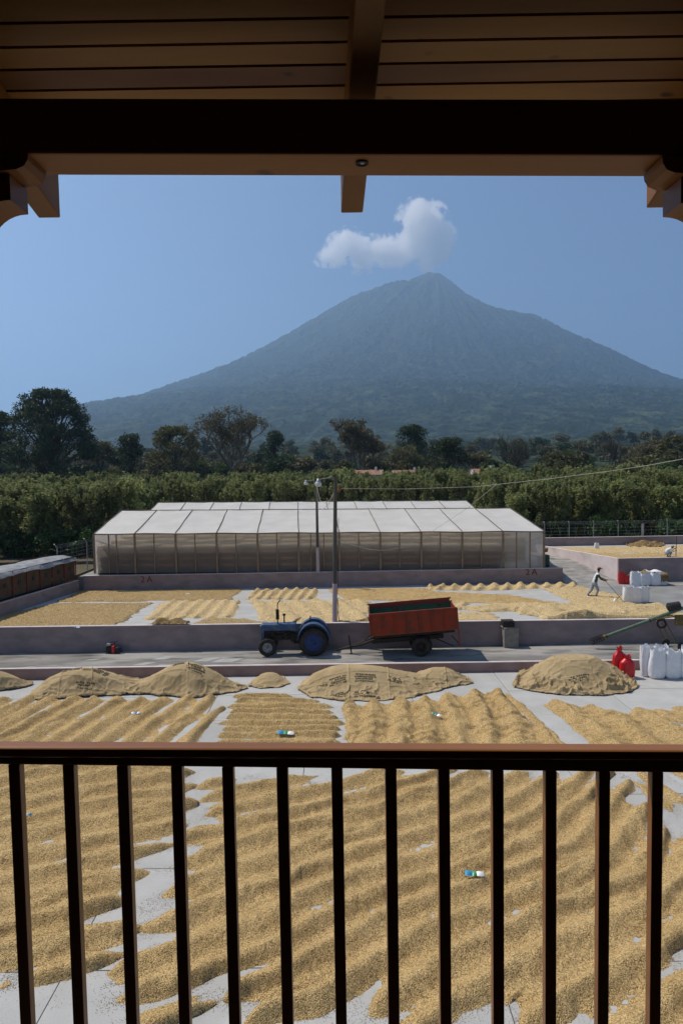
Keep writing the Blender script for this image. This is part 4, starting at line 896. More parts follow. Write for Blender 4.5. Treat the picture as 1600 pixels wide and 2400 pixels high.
# ================================================================== BURLAP-COVERED HEAPS
def heap(outline, humps, label, seed, res=.022, back=31.35, seams=(), prints=(), wr=.058, hem=1.0, z=0.0, name='burlap_covered_heap', mt='burlap', cat='covered heap', front_fold=.5):
    """outline: picture points of the hem on the plane z; humps: (px, py of the peak, y of the peak, radius x, radius y)"""
    P = [at(px, py, z) if len(t) == 0 else Vector((at(px, py, z).x, t[0], z)) for px, py, *t in outline]
    Hs = []
    for (px, py, y, rx, ry) in humps:
        p = atY(px, py, y); Hs.append((p.x, y, p.z - z, rx, ry))
    x0 = min(p.x for p in P) - .3; x1 = max(p.x for p in P) + .3; y0 = min(p.y for p in P) - .3; y1 = max(p.y for p in P) + .3
    X, Y = np.meshgrid(np.arange(x0, x1, res), np.arange(y0, y1, res))
    sd = poly_sd(X, Y, P) + (fbm(X / .5, Y / .5, 3, seed) - .5) * .22 + (fbm(X / .12, Y / .12, 2, seed + 1) - .5) * .06
    h = np.zeros_like(X)
    for (hx, hy, hh, rx, ry) in Hs:
        k = np.hypot((X - hx) / rx, (Y - hy) / ry)
        q = hh * np.exp(-1.35 * k ** 2.3)
        h = np.maximum(h, q) + .35 * np.minimum(h, q)
    hm_ = max(p[2] for p in Hs); h = np.minimum(h, hm_ * 1.02 + 0 * h)
    steep = np.clip(1 - h / (hm_ * .75), 0, 1)
    wx = X + .25 * fbm(X / .7, Y / .7, 2, seed + 4); wy = Y + .25 * fbm(X / .7, Y / .7, 2, seed + 5)
    r1 = 1 - np.abs(fbm(wx / .62, wy / .34, 2, seed + 6) - .5) * 2.0
    r2 = 1 - np.abs(fbm(wx / .26 + 9, wy / .16, 1, seed + 8) - .5) * 2.0
    amt = wr * (.12 + .95 * steep ** 1.5) * hem
    wr_ = amt * (np.clip((r1 - .72) / .28, 0, 1) ** 1.4 * 2.0 + np.clip((r2 - .70) / .30, 0, 1) * .8)
    edge_ = np.clip(sd / .25, 0, 1)
    hemroll = .05 * np.exp(-((sd - .05) / .05) ** 2) * (.4 + fbm(X / .3, Y / .3, 2, seed + 9))
    Zt = z + .012 + h * np.clip(sd / min(.55, sd.max() * .45), 0, 1) ** .6 + wr_ * np.clip(sd / .12, 0, 1) + hemroll * hem
    sea = np.zeros_like(X)
    for (ax, ay, bx, by) in seams:               # picture points measured on the visible surface, taken on a plane near it
        A = at(ax, ay, z + .35); B = at(bx, by, z + .35); e = B - A; L2 = e.x ** 2 + e.y ** 2
        t = ((X - A.x) * e.x + (Y - A.y) * e.y) / L2; dd = np.abs((X - A.x) * e.y - (Y - A.y) * e.x) / math.sqrt(L2)
        wob = .03 * (vnoise(t * 6, t * 0 + seed) - .5); sea = np.maximum(sea, np.exp(-((dd + wob) / .028) ** 2) * (t > -.05) * (t < 1.05))
    Zt += sea * .045
    f = sd > 0; mk = f[:-1, :-1] & f[1:, :-1] & f[:-1, 1:] & f[1:, 1:]
    cx, cy = (x0 + x1) / 2, (y0 + y1) / 2
    root = thing(name, (cx, cy, z), label=label, cat=cat)
    me = grid_mesh('burlap_cover', X - cx, Y - cy, Zt - z, mk, mt); link('burlap_cover', me, root)
    def zat(x, y):
        j = int(np.clip((y - y0) / res, 0, X.shape[0] - 1)); i = int(np.clip((x - x0) / res, 0, X.shape[1] - 1)); return float(Zt[j, i])
    pr = random.Random(seed)
    for (px, py, zg, w, dlen, rot) in prints:
        c = at(px, py, z + zg); b = MB()
        for row in range(4):
            v = (row - 1.5) * dlen / 4; u = -w / 2 + (row % 2) * .04
            while u < w / 2 - .03:
                ww = pr.uniform(.045, .10)
                if pr.random() > .12:
                    cs, sn = math.cos(rot), math.sin(rot); q = []
                    for (uu, vv) in ((u, v), (u + ww, v), (u + ww, v + dlen / 6), (u, v + dlen / 6)):
                        x = c.x + uu * cs - vv * sn; y = c.y + uu * sn + vv * cs; q.append((x - cx, y - cy, zat(x, y) - z + .016))
                    b.quad(*q)
                u += ww + pr.uniform(.010, .03)
        b.obj('printed_lettering', 'print', root, kind='stuff')
    return root
BK = 31.5
heap([(60, 1607), (75, 1590), (160, 1580, 31.2), (260, 1570, BK), (330, 1570, 31.3), (420, 1570, BK), (500, 1570, 31.4), (572, 1581), (545, 1592), (440, 1606), (330, 1597), (250, 1600), (150, 1606), (90, 1611)],
     [(188, 1537, 30.1, 2.3, 1.35), (425, 1524, 30.15, 1.95, 1.35), (310, 1588, 29.9, 1.9, .9)], 'long burlap-covered coffee heap with two round humps', 11,
     seams=((150, 1560, 128, 1596), (215, 1545, 210, 1602), (435, 1530, 430, 1600), (130, 1575, 300, 1580), (360, 1570, 460, 1572)),
     prints=((165, 1560, .5, .85, .42, .1), (230, 1556, .6, .7, .40, -.2), (195, 1585, .25, .8, .3, 0), (448, 1548, .75, .8, .55, 0), (410, 1556, .5, .5, .35, .2), (200, 1549, .75, .4, .2, .1)))
heap([(-120, 1595), (-60, 1565, 31.4), (20, 1560, 31.4), (78, 1572), (60, 1580), (0, 1590)], [(-18, 1543, 30.7, 1.5, .9)], 'crumpled burlap heap cut by the left edge', 12, wr=.05)
heap([(566, 1576), (590, 1560, 31.5), (650, 1560, 31.5), (668, 1571), (640, 1579), (600, 1583)], [(618, 1546, 30.9, .85, .62)], 'smallest burlap-covered heap, alone between the two long ones', 13, wr=.035)
heap([(682, 1585), (700, 1572, 31.0), (780, 1560, BK), (900, 1560, BK), (980, 1560, 31.4), (1060, 1560, 31.5), (1088, 1570), (1040, 1580), (990, 1592), (950, 1603), (880, 1612), (780, 1612), (715, 1603)],
     [(832, 1532, 30.1, 2.9, 1.45), (1008, 1536, 30.7, 1.2, .9), (760, 1552, 30.1, 1.4, 1.1)], 'largest burlap-covered coffee heap below the trailer with a second hump at its right', 14,
     seams=((800, 1535, 802, 1600), (888, 1540, 898, 1600), (700, 1570, 960, 1560), (1020, 1540, 1030, 1575)),
     prints=((775, 1560, .6, .75, .38, .15), (838, 1545, .85, .9, .42, 0), (838, 1580, .45, .95, .40, 0), (775, 1588, .3, .6, .3, 0), (905, 1548, .75, .6, .3, -.1), (740, 1578, .3, .5, .12, .1)))
heap([(1175, 1580), (1190, 1560, 31.1), (1250, 1560, BK), (1400, 1560, BK), (1440, 1560, 31.0), (1470, 1577), (1455, 1592), (1380, 1599), (1280, 1598), (1215, 1588)],
     [(1318, 1512, 30.1, 2.05, 1.5), (1375, 1532, 30.2, 1.5, 1.2), (1262, 1532, 30.2, 1.2, 1.1)], 'crumpled single burlap-covered heap left of the red sacks', 15, wr=.13, seams=((1240, 1545, 1300, 1565), (1360, 1550, 1455, 1575)),
     prints=((1330, 1545, .8, .9, .3, .1),))
heap([(338, 1440, YM + .02), (352, 1438, YM + .62), (415, 1436, YM + .62), (432, 1440, YM + .3), (426, 1440, YM - .05), (350, 1440, YM - .04)], [(370, 1419, YM + .28, .50, .32), (408, 1420, YM + .28, .46, .30)], 'bundle of old burlap lying on the pink wall left of the tractor', 16, z=1.83, mt='burlapdark', name='burlap_bundle', cat='sacking', wr=.07, res=.02)
heap([(775, 1446, YM + .3), (800, 1432), (855, 1425), (880, 1430), (900, 1440, YM + .9), (890, 1446, YM + .3)], [(858, 1413, YM + 1.2, 1.3, .9), (820, 1428, YM + .8, .8, .6)], 'crumpled burlap pile on the upper patio behind the trailer', 17, z=Z2, mt='burlapdark', name='burlap_bundle', cat='sacking', wr=.10, res=.03)
heap([(1071, 1310, YW - .04), (1074, 1310, YW + .5), (1108, 1310, YW + .5), (1112, 1310, YW - .04)], [(1082, 1304, YW + .2, .42, .25), (1100, 1304, YW + .2, .36, .25)], 'small bundle of burlap on top of the greenhouse wall', 18, z=2.70, mt='burlapdark', name='burlap_bundle', cat='sacking', wr=.05, res=.03)
heap([(1436, 1252), (1460, 1246), (1500, 1244), (1528, 1250), (1520, 1258), (1445, 1258)], [(1478, 1241, 55.4, .9, .5), (1508, 1243, 55.4, .6, .4), (1452, 1250, 55.4, .6, .4)], 'heap of sacking against the far boundary wall', 19, z=zp4, mt='burlapdark', name='burlap_bundle', cat='sacking', wr=.10, res=.05)
# ================================================================== SAMPLE PACKETS
def packet(px, py, z, w, rot, c, label, zoff=.10):
    p = at(px, py, z + zoff); o = thing('sample_packet', tuple(p), (R(12), R(5), rot), label=label, cat='packet')
    b = MB()
    def pil(x0, x1, y, h):
        n = 6; v = []
        for j in range(4):
            for i in range(n + 1):
                s = i / n; t = j / 3; v.append((x0 + (x1 - x0) * s, -y + 2 * y * t, h * math.sin(math.pi * s) * math.sin(math.pi * t) + .006 * math.sin(9 * s + 5 * t)))
        return v, [(j * (n + 1) + i, j * (n + 1) + i + 1, (j + 1) * (n + 1) + i + 1, (j + 1) * (n + 1) + i) for j in range(3) for i in range(n)]
    for k, (nm, a, b_, m_) in enumerate((('packet_end', -.5, -.12, c[0]), ('packet_middle', -.12, .12, c[1]), ('packet_flap', .12, .5, c[2]))):
        v, f = pil(a * w, b_ * w, w * .17, .05); MB().add(v, f).obj(nm, m_, o, smooth=True)
packet(656, 1683, 0, .60, .0, ('packetblue', 'packetgreen', 'packetwhite'), 'blue and white packet on the level-raked coffee bed', .20)
packet(1089, 2007, 0, .44, .02, ('packetblue', 'packetgreen', 'packetwhite'), 'blue and white packet lying in the largest near coffee bed', .28)
packet(312, 1638, 0, .34, .2, ('packetwhite', 'packetblue', 'packetwhite'), 'small blue-white packet in the slanting rows at left', .22)
packet(1001, 1641, 0, .42, -.6, ('packetgreen', 'packetblue', 'packetwhite'), 'green and white packet on the wide lumpy coffee bed', .24)
packet(63, 1872, 0, .22, .3, ('packetwhite', 'packetwhite', 'packetblue'), 'tiny white packet behind the leftmost balusters', .28)
packet(431, 1364, Z2, .26, 0, ('packetwhite', 'packetwhite', 'packetwhite'), 'tiny white packet on the dark far-left coffee bed')
packet(177, 1441, Z2, .30, 0, ('packetblue', 'packetwhite', 'packetwhite'), 'pale blue packet peeping over the pink wall at left', .2)
packet(1353, 1372, Z2, .34, .3, ('packetwhite', 'packetwhite', 'packetwhite'), 'white scrap of plastic by the standing worker\'s feet', .06)
# ================================================================== SACKS
def sack(loc, w, d, h, label, mt='whitebag', seed=0, style='open', group=None, rot=0, lean=(0, 0), cat='sack'):
    rg_ = np.random.default_rng(seed); seg, rings = 40, 26; t = np.linspace(0, 2 * np.pi, seg, endpoint=False); V = []; b = MB()
    ph = rg_.uniform(0, 6.28, 6)
    for i in range(rings):
        s = i / (rings - 1); z = h * s
        if style == 'open': k = (.90 + .14 * math.sin(math.pi * min(1, s * 1.25)) - (.10 if s > .8 else 0) * (s - .8) / .2)
        elif style == 'tied': k = (.92 + .16 * math.sin(math.pi * min(1, s * 1.2))) * (1 if s < .70 else max(.34, 1 - ((s - .70) / .17) * .60) if s < .87 else .36 + (s - .87) * 1.2)
        else: k = (.92 + .14 * math.sin(math.pi * s))
        if s < .06: k *= .86 + .14 * s / .06
        n = 3.2; cr, sn = np.cos(t), np.sin(t)
        rr_ = 1 / (np.abs(cr) ** n + np.abs(sn) ** n) ** (1 / n)
        fold = .018 * np.sin(7 * t + ph[0] + 2.2 * s) + .014 * np.sin(12 * t + ph[1] - 3 * s) + .010 * np.sin(19 * t + ph[2])
        fold = fold * (1 + 2.2 * max(0, s - .72) * 3) + (fbm(cr * 3 + seed, sn * 3 + z * 5 / max(h, .01), 3, seed) - .5) * .13
        rr_ = rr_ * k * (1 + fold)
        zz = z + (np.sin(3 * t + ph[3]) * .045 + np.sin(5 * t + ph[4]) * .05) * h * max(0, (s - .8) / .2) * (.5 if style == 'tied' else .75)
        zz = zz - .02 * h * (fbm(cr * 2, sn * 2, 2, seed + 3) - .5) * s
        x = rr_ * cr * w / 2 + lean[0] * s * s * h; y = rr_ * sn * d / 2 + lean[1] * s * s * h
        b.v += list(zip(x.tolist(), y.tolist(), np.broadcast_to(zz, x.shape).tolist()))
    for i in range(rings - 1):
        for k in range(seg):
            k2 = (k + 1) % seg; b.f.append((i * seg + k, i * seg + k2, (i + 1) * seg + k2, (i + 1) * seg + k)); b.m.append(0)
    # inner surface of beans / folded-in plastic
    top = [b.v[(rings - 3) * seg + k] for k in range(seg)]; o_ = len(b.v)
    zin = h * (.83 if style != 'tied' else .95)
    b.v += [((p[0]) * .93, (p[1]) * .93, zin) for p in top] + [(lean[0] * h, lean[1] * h, zin + (.05 * h if style != 'tied' else 0))]
    for k in range(seg): b.f.append((o_ + k, o_ + (k + 1) % seg, o_ + seg)); b.m.append(0)
    b.f.append(tuple(range(seg))[::-1]); b.m.append(0)
    root = thing('sack', loc, (0, 0, rot), label=label, cat=cat, group=group)
    sk = b.obj('sack_body', mt, root, smooth=True)
    if style == 'tied' or style == 'ears':
        for sgn in ((-1, 1) if style == 'ears' else (1,)):
            e = MB(); base = (sgn * w * (.16 if style == 'tied' else .38), 0, h * .90)
            e.lathe([(w * .10, -h * .06), (w * .13, -h * .01), (w * .11, h * .035), (w * .05, h * .065), (.006, h * .075)], base, seg=12)
            for i_, v in enumerate(e.v):
                e.v[i_] = (v[0] + sgn * (v[2] - base[2]) * .35, (v[1]) * .45, v[2] + .015 * math.sin(9 * v[0] * 7))
            e.obj('gathered_corner', mt, root, smooth=True)
    return root
def sk_at(px, pbot, z, wpx, hpx, label, **k):
    p = at(px, pbot, z); s = p.y / 1600 / .98; h = hpx * s * 1.0
    dd = k.pop('depth', .62); return sack((p.x, p.y + dd / 2 * wpx * s, z), wpx * s, wpx * s * dd, h, label, **k)
sk_at(1423, 1555, 0, 27, 70, 'tall red tied sack standing behind the shorter red one', mt='redbag', seed=1, style='tied', lean=(.03, 0), group='red sacks on the front patio')
sk_at(1444, 1560, 0, 33, 54, 'shorter red tied sack in front of the tall red one', mt='redbag', seed=2, style='tied', lean=(0, 0), group='red sacks on the front patio')
sk_at(1490, 1556, 0, 30, 72, 'leftmost tall white sack beside the red ones', seed=3, style='ears', lean=(-.03, 0), group='white sacks on the front patio')
sk_at(1524, 1556, 0, 38, 72, 'white sack in the back pair with a slumped open top', seed=4, style='open', group='white sacks on the front patio')
sk_at(1513, 1561, 0, 38, 68, 'front white sack second from the left with folded top', seed=5, style='open', lean=(.03, 0), group='white sacks on the front patio')
sk_at(1550, 1561, 0, 37, 66, 'front white sack with a loose gathered top near the right edge', seed=6, style='ears', lean=(0, 0), group='white sacks on the front patio')
sk_at(1584, 1562, 0, 34, 76, 'white sack cut by the right edge', seed=7, style='open', group='white sacks on the front patio')
# sacks in the yard
sk_at(1446, 1386, Z2, 25, 38, 'left front white sack the tools lean against', seed=11, style='ears', group='white sacks behind the raked coffee')
sk_at(1464, 1386, Z2, 25, 36, 'middle front white sack in the yard', seed=12, style='ears', group='white sacks behind the raked coffee')
sk_at(1481, 1385, Z2, 25, 37, 'right front white sack in the yard', seed=13, style='open', group='white sacks behind the raked coffee')
sk_at(1484, 1346, Z2, 26, 30, 'white sack in the back cluster with burlap hanging over it', seed=14, style='open', group='white sacks by the shaded end wall')
sk_at(1508, 1346, Z2, 24, 30, 'middle white sack of the back cluster', seed=15, style='open', group='white sacks by the shaded end wall')
sk_at(1524, 1345, Z2, 20, 28, 'right white sack of the back cluster', seed=16, style='open', group='white sacks by the shaded end wall')
sk_at(1461, 1352, Z2, 22, 38, 'upright white sack between the two clusters', seed=21, style='ears', group='white sacks by the shaded end wall')
sk_at(1428, 1342, Z2, 14, 27, 'small red sack nearest the lit wall corner', mt='redbag', seed=17, style='ears', group='red sacks by the shaded end wall')
sk_at(1441, 1342, Z2, 16, 20, 'slumped red sack beside the smaller upright one', mt='redbag', seed=18, style='open', group='red sacks by the shaded end wall')
def drape(px, pt, z, y, wpx, hpx, label, seed, mt='burlapdark'):
    """cloth folded over the top of a sack, hanging down its front"""
    c = atY(px, pt, y); s = y / 1600 / .98; w = wpx * s; hh = hpx * s; n, m_ = 26, 14; v = []
    for j in range(m_ + 1):
        for i in range(n + 1):
            u = i / n - .5; t = j / m_
            if t < .4: yy = .45 - t / .4 * .75; zz = .05 * math.sin(9 * u) + .10 * math.sin(t / .4 * 3.14)
            else: yy = -.30 - .05 * (t - .4); zz = -(t - .4) / .6 * hh * (.8 + .4 * vnoise(i * .7, seed))
            yy += .035 * math.sin(u * 40 + seed + t * 3) * t; v.append((u * w * (1 + .1 * vnoise(j * .8, seed)), float(yy), float(zz)))
    o = MB().add(v, [(j * (n + 1) + i, j * (n + 1) + i + 1, (j + 1) * (n + 1) + i + 1, (j + 1) * (n + 1) + i) for j in range(m_) for i in range(n)]).obj('draped_sacking', mt, None, True, (c.x, y, c.z), label=label, cat='sacking')
    so = o.modifiers.new('thick', 'SOLIDIFY'); so.thickness = .02
    return o
drape(1474, 1317, Z2, 45.6, 38, 26, 'brown burlap hanging over the back white sacks at left', 3)
drape(1518, 1319, Z2, 45.4, 24, 14, 'brown burlap slumped over the right of the back sacks', 5)
drape(1500, 1314, Z2, 46.0, 34, 10, 'white empty sacking lying over the back cluster', 7, 'whitebag')
heap([(1438, 1330), (1440, 1316), (1458, 1316), (1458, 1330)], [(1448, 1318, 46.2, .34, .3)], 'small burlap wad between the red and white sacks by the end wall', 23, z=Z2 + .35, mt='burlapdark', name='burlap_bundle', cat='sacking', wr=.05, res=.03)
def bucket(px, pb, z, label, hpx=12, wpx=11, y=None):
    p = at(px, pb, z) if y is None else Vector((atY(px, pb, y).x, y, atY(px, pb, y).z)); s = p.y / 1600 / .98; r = wpx * s / 2; h = hpx * s
    o = thing('bucket', tuple(p), label=label, cat='bucket')
    MB().lathe([(.001, 0), (r * .78, 0), (r, h), (r * .95, h), (r * .74, .02)], seg=20).obj('pail', 'burlapdark', o, smooth=True)
    MB().tube([(-r, 0, h * .95), (-r * .6, 0, h * 1.25), (0, 0, h * 1.38), (r * .6, 0, h * 1.25), (r, 0, h * .95)], .012, 6).obj('handle', 'iron', o)
    MB().lathe([(.001, h * .9), (r * .9, h * .86)], seg=16).obj('contents', 'beans', o)
bucket(1469, 1322, 0, 'brown bucket on the raised patio edge above the sacks', 14, 13, y=PY0 + .35)
bucket(1254, 1268, zp4, 'small bucket by the corner post of the raised patio', 9, 9)
sk_at(1371, 1262, zp4, 11, 15, 'lone small white sack against the far boundary wall', seed=25, style='open')
# ================================================================== TRACTOR
def wheel(parent, cx, y0, y1, r, rimr, rim, hubc=.10, lug=True, name='wheel'):
    """wheel on an axle along y, outer face at y0 (nearer the camera)"""
    w = link(name, None, parent, (cx, 0, r)); wd = y1 - y0; m_ = (y0 + y1) / 2
    prof = [(rimr, y0 + .05), (rimr + .03, y0 + .015), (rimr + (r - rimr) * .55, y0), (r - .05, y0 + .03), (r - .012, y0 + wd * .22), (r, m_), (r - .012, y1 - wd * .22), (r - .05, y1 - .03), (rimr + (r - rimr) * .55, y1), (rimr + .03, y1 - .015), (rimr, y1 - .05)]
    MB().lathe(prof, seg=40, axis='y').obj('tyre', 'tyre', w, smooth=True)
    if lug:
        b = MB(); n = 22
        for k in range(n):
            for sg in (0, 1):
                a = 2 * math.pi * (k + .5 * sg) / n; ya, yb = (y0 + .02, m_) if sg == 0 else (m_, y1 - .02)
                ps = []
                for (yy, da, rr_) in ((ya, 0, r + .012), (ya, .075, r + .012), (yb, .20, r + .028), (yb, .125, r + .028)):
                    ps.append((math.cos(a + da) * rr_, yy, math.sin(a + da) * rr_))
                ins = [(p[0] * .94, p[1], p[2] * .94) for p in ps]
                b.hexa(ins + ps)
        b.obj('tread', 'tyre', w, kind='stuff')
    MB().lathe([(rimr, y0 + .05), (rimr - .03, y0 + .04), (rimr - .05, y0 + .10), (rimr * .55, y0 + .13), (rimr * .35, y0 + .09), (hubc, y0 + .06), (hubc, y0 + .01), (.001, y0 + .005)], seg=32, axis='y').obj('rim', rim, w, smooth=True)
    b = MB()
    for k in range(8 if rimr > .3 else 5):
        a = 2 * math.pi * k / (8 if rimr > .3 else 5); rr_ = rimr * .78
        b.cyl((math.cos(a) * rr_, y0 + .03, math.sin(a) * rr_), (math.cos(a) * rr_, y0 + .12, math.sin(a) * rr_), .035 if rimr > .3 else .014, 8)
    b.obj('rim_bolts', 'bluerim' if rimr > .3 else 'iron', w)
    return w
pt = at(720, 1508.5, ZR)
tr = thing('tractor', (pt.x, pt.y, ZR), (0, 0, R(1)), label='old blue farm tractor with upright exhaust parked by the pink wall', cat='tractor')
ax = 0.0
wheel(tr, 0, 0, .34, .70, .45, 'bluerim'); wheel(tr, 0, 1.12, 1.46, .70, .45, 'bluerim')
wheel(tr, -2.28, .10, .27, .45, .24, 'greyrim', .06, False); wheel(tr, -2.28, 1.19, 1.36, .45, .24, 'greyrim', .06, False)
YC = .73
def chamfer_hood(b, x0, x1, w0, w1, z0, z1, zt0, zt1, r=.09):
    for (xa, wa, za) in ((x0, w0, zt0), (x1, w1, zt1)):
        pr = [(-wa, z0), (-wa, za - r), (-wa + r * .35, za - r * .3), (-wa + r, za), (wa - r, za), (wa - r * .35, za - r * .3), (wa, za - r), (wa, z0)]
        b.v += [(xa, YC + p[0], p[1]) for p in pr]
    n = 8; o = len(b.v) - 16
    for i in range(n): b.f.append((o + i, o + (i + 1) % n, o + n + (i + 1) % n, o + n + i)); b.m.append(0)
    b.f.append(tuple(o + i for i in range(n))[::-1]); b.m.append(0); b.f.append(tuple(o + n + i for i in range(n))); b.m.append(0)
b = MB(); chamfer_hood(b, -2.50, -.86, .24, .27, 1.22, 1.55, 1.55, 1.58); bevel(b.obj('bonnet', 'blue', tr), .015)
b = MB(); chamfer_hood(b, -2.60, -2.46, .23, .25, .84, 1.53, 1.54, 1.56, .07); bevel(b.obj('nose_cowl', 'blue', tr), .015)
for k in range(6):
    MB().box(-2.615, -2.60, YC - .18, YC + .18, .92 + k * .09, .97 + k * .09).obj('grille_slat', 'iron', tr)
for s in (-.17, .17): MB().lathe([(.001, -2.66), (.05, -2.65), (.055, -2.60), (.04, -2.56)], (0, YC + s, 1.46), 'x', 14).obj('headlight', 'greyrim', tr, smooth=True)
bevel(MB().box(-2.42, -1.15, YC - .17, YC + .17, .72, 1.21).obj('engine_block', 'iron', tr), .03)
b = MB()
for k in range(4): b.cyl((-2.2 + k * .26, YC - .17, 1.05), (-2.2 + k * .26, YC - .27, 1.02), .045, 8)
b.cyl((-2.25, YC - .24, .95), (-1.25, YC - .24, .95), .05, 8).box(-1.9, -1.6, YC - .30, YC - .17, .74, .92)
b.cyl((-2.05, YC - .24, 1.18), (-2.05, YC - .24, .98), .06, 10).cyl((-1.35, YC - .25, 1.12), (-1.35, YC - .25, .85), .07, 10)
b.tube([(-2.4, YC - .2, 1.1), (-2.32, YC - .26, 1.0), (-2.3, YC - .2, .8)], .03, 6)
b.obj('engine_fittings', 'iron', tr)
bevel(MB().box(-1.15, .35, YC - .20, YC + .20, .62, 1.10).obj('gearbox', 'iron', tr), .05)
MB().cyl((0, .34, .70), (0, 1.12, .70), .13, 16).obj('rear_axle', 'iron', tr)
b = MB().box(-2.36, -2.20, .27, 1.19, .50, .60).cyl((-2.28, .3, .35), (-2.28, .3, .60), .04, 8).cyl((-2.28, 1.16, .35), (-2.28, 1.16, .60), .04, 8).box(-2.4, -2.15, YC - .1, YC + .1, .55, .78)
b.cyl((-2.28, .1, .45), (-2.28, 1.36, .45), .035, 8)
b.obj('front_axle', 'iron', tr)
MB().tube([(-2.28, .34, .60), (-1.6, YC - .28, .78), (-1.0, YC - .28, 1.0)], .022, 6).obj('steering_rod', 'iron', tr)
for (fa, fb) in ((-.03, .40), (1.06, 1.49)):
    ya_, yb_ = fa, fb; b = MB(); n = 18; th = .03
    for (rr_, top) in ((.80, 1), (.77, 0)):
        for k in range(n + 1):
            a = R(172 - 176 * k / n); f_ = 1.0 + .05 * max(0, math.cos(a)) ; z = .70 + math.sin(a) * rr_ * (1.20 if math.sin(a) > 0 else 1)
            z = min(z, 1.69 - (.80 - rr_)); x = math.cos(a) * rr_ * f_
            b.v += [(x, ya_, z), (x, yb_, z)]
    o2 = 2 * (n + 1)
    for k in range(n):
        i = 2 * k; b.f += [(i, i + 1, i + 3, i + 2), (o2 + i, o2 + i + 2, o2 + i + 3, o2 + i + 1), (i, i + 2, o2 + i + 2, o2 + i), (i + 1, o2 + i + 1, o2 + i + 3, i + 3)]; b.m += [0] * 4
    b.f += [(0, o2, o2 + 1, 1), (2 * n, 2 * n + 1, o2 + 2 * n + 1, o2 + 2 * n)]; b.m += [0, 0]
    yin = yb_ - .02 if ya_ < .5 else ya_ + .02       # inner cheek plate
    pl = [(math.cos(R(172 - 176 * k / n)) * .78, min(.70 + math.sin(R(172 - 176 * k / n)) * .78 * 1.2, 1.66)) for k in range(n + 1)]
    b.prism(pl, yin - .01, yin + .01, 'y')
    b.obj('mudguard', 'blue', tr, smooth=False)
s_ = MB().box(-.55, -.12, YC - .24, YC + .24, 1.36, 1.44).box(-.18, -.12, YC - .24, YC + .24, 1.44, 1.86); bevel(s_.obj('seat', 'iron', tr), .03)
MB().box(-.5, -.2, YC - .08, YC + .08, 1.08, 1.36).obj('seat_support', 'iron', tr)
MB().tube([(-.98, YC, 1.50), (-.82, YC, 1.68)], .025, 8).obj('steering_column', 'iron', tr)
b = MB(); c = Vector((-.82, YC, 1.70)); n_ = Vector((-.45, 0, .9)).normalized(); uu = Vector((0, 1, 0)); vv = n_.cross(uu)
b.tube([c + (uu * math.cos(2 * math.pi * k / 20) + vv * math.sin(2 * math.pi * k / 20)) * .22 for k in range(21)], .016, 6, cap=False)
for k in range(3): b.tube([c, c + (uu * math.cos(2.1 * k) + vv * math.sin(2.1 * k)) * .21], .012, 5)
b.obj('steering_wheel', 'iron', tr)
b = MB().cyl((-1.78, YC - .16, 1.52), (-1.78, YC - .16, 1.78), .03, 10).cyl((-1.78, YC - .16, 1.78), (-1.78, YC - .16, 2.28), .085, 14)
b.tube([(-1.78, YC - .16, 2.28), (-1.77, YC - .16, 2.52), (-1.73, YC - .16, 2.64), (-1.63, YC - .16, 2.75)], .026, 8); b.obj('exhaust_pipe', 'iron', tr)
MB().cyl((-1.46, YC, 1.55), (-1.46, YC, 1.93), .035, 10).cyl((-1.46, YC, 1.93), (-1.46, YC, 2.02), .075, 12).obj('air_intake', 'iron', tr)
MB().tube([(-.72, YC - .12, 1.1), (-.68, YC - .2, 1.5)], .014, 6).tube([(-.62, YC + .1, 1.1), (-.56, YC + .12, 1.55)], .014, 6).obj('gear_lever', 'iron', tr)
MB().box(-1.0, -.55, .36, .56, .58, .62).box(-1.0, -.55, .90, 1.10, .58, .62).obj('foot_plate', 'iron', tr)
MB().box(.3, .75, YC - .06, YC + .06, .42, .50).tube([(.3, YC - .25, .9), (.7, YC - .3, .48)], .03, 6).tube([(.3, YC + .25, .9), (.7, YC + .3, .48)], .03, 6).obj('tow_hitch', 'iron', tr)
# ================================================================== TRAILER
pt = at(968, 1509.5, ZR)
tl = thing('trailer', (pt.x, pt.y, ZR), (0, 0, R(-1)), label='rusty red tipping trailer with green inside, tilted on its drawbar', cat='trailer')
th = math.atan2(.30, 4.2)
def TT(x, y, z): # tilt of the body about the axle
    return (x * math.cos(th) - z * math.sin(th), y, x * math.sin(th) + z * math.cos(th))
def tbox(b, x0, x1, y0, y1, z0, z1):
    v = [(x0, y0, z0), (x1, y0, z0), (x1, y1, z0), (x0, y1, z0), (x0, y0, z1), (x1, y0, z1), (x1, y1, z1), (x0, y1, z1)]
    return b.hexa([TT(*p) for p in v])
X0, X1, Y0, Y1, ZB, ZT_ = -2.40, 1.86, -.12, 1.78, 1.24, 2.32
tbox(MB(), X0, X1, Y0, Y1, ZB, ZB + .05).obj('bed_floor', 'reddark', tl)
for i in range(7):
    a = X0 + .06 + (X1 - X0 - .12) * i / 7; e = X0 + .06 + (X1 - X0 - .12) * (i + 1) / 7
    tbox(MB(), a + .006, e - .006, Y0, Y0 + .03, ZB + .05, ZT_ - .05).obj('side_plank', 'redpaint', tl)
    tbox(MB(), a + .006, e - .006, Y1 - .03, Y1, ZB + .05, ZT_ + .10).obj('side_plank', 'greenpaint', tl, label='side plank painted green on its inner face')
for i in range(8):
    a = X0 + .03 + (X1 - X0 - .06) * i / 7
    tbox(MB(), a - .03, a + .03, Y0 - .045, Y0 + .0, ZB + .0, ZT_ - .02).obj('side_rib', 'redpaint', tl)
    tbox(MB(), a - .03, a + .03, Y1, Y1 + .045, ZB + .0, ZT_ - .02).obj('side_rib', 'redpaint', tl)
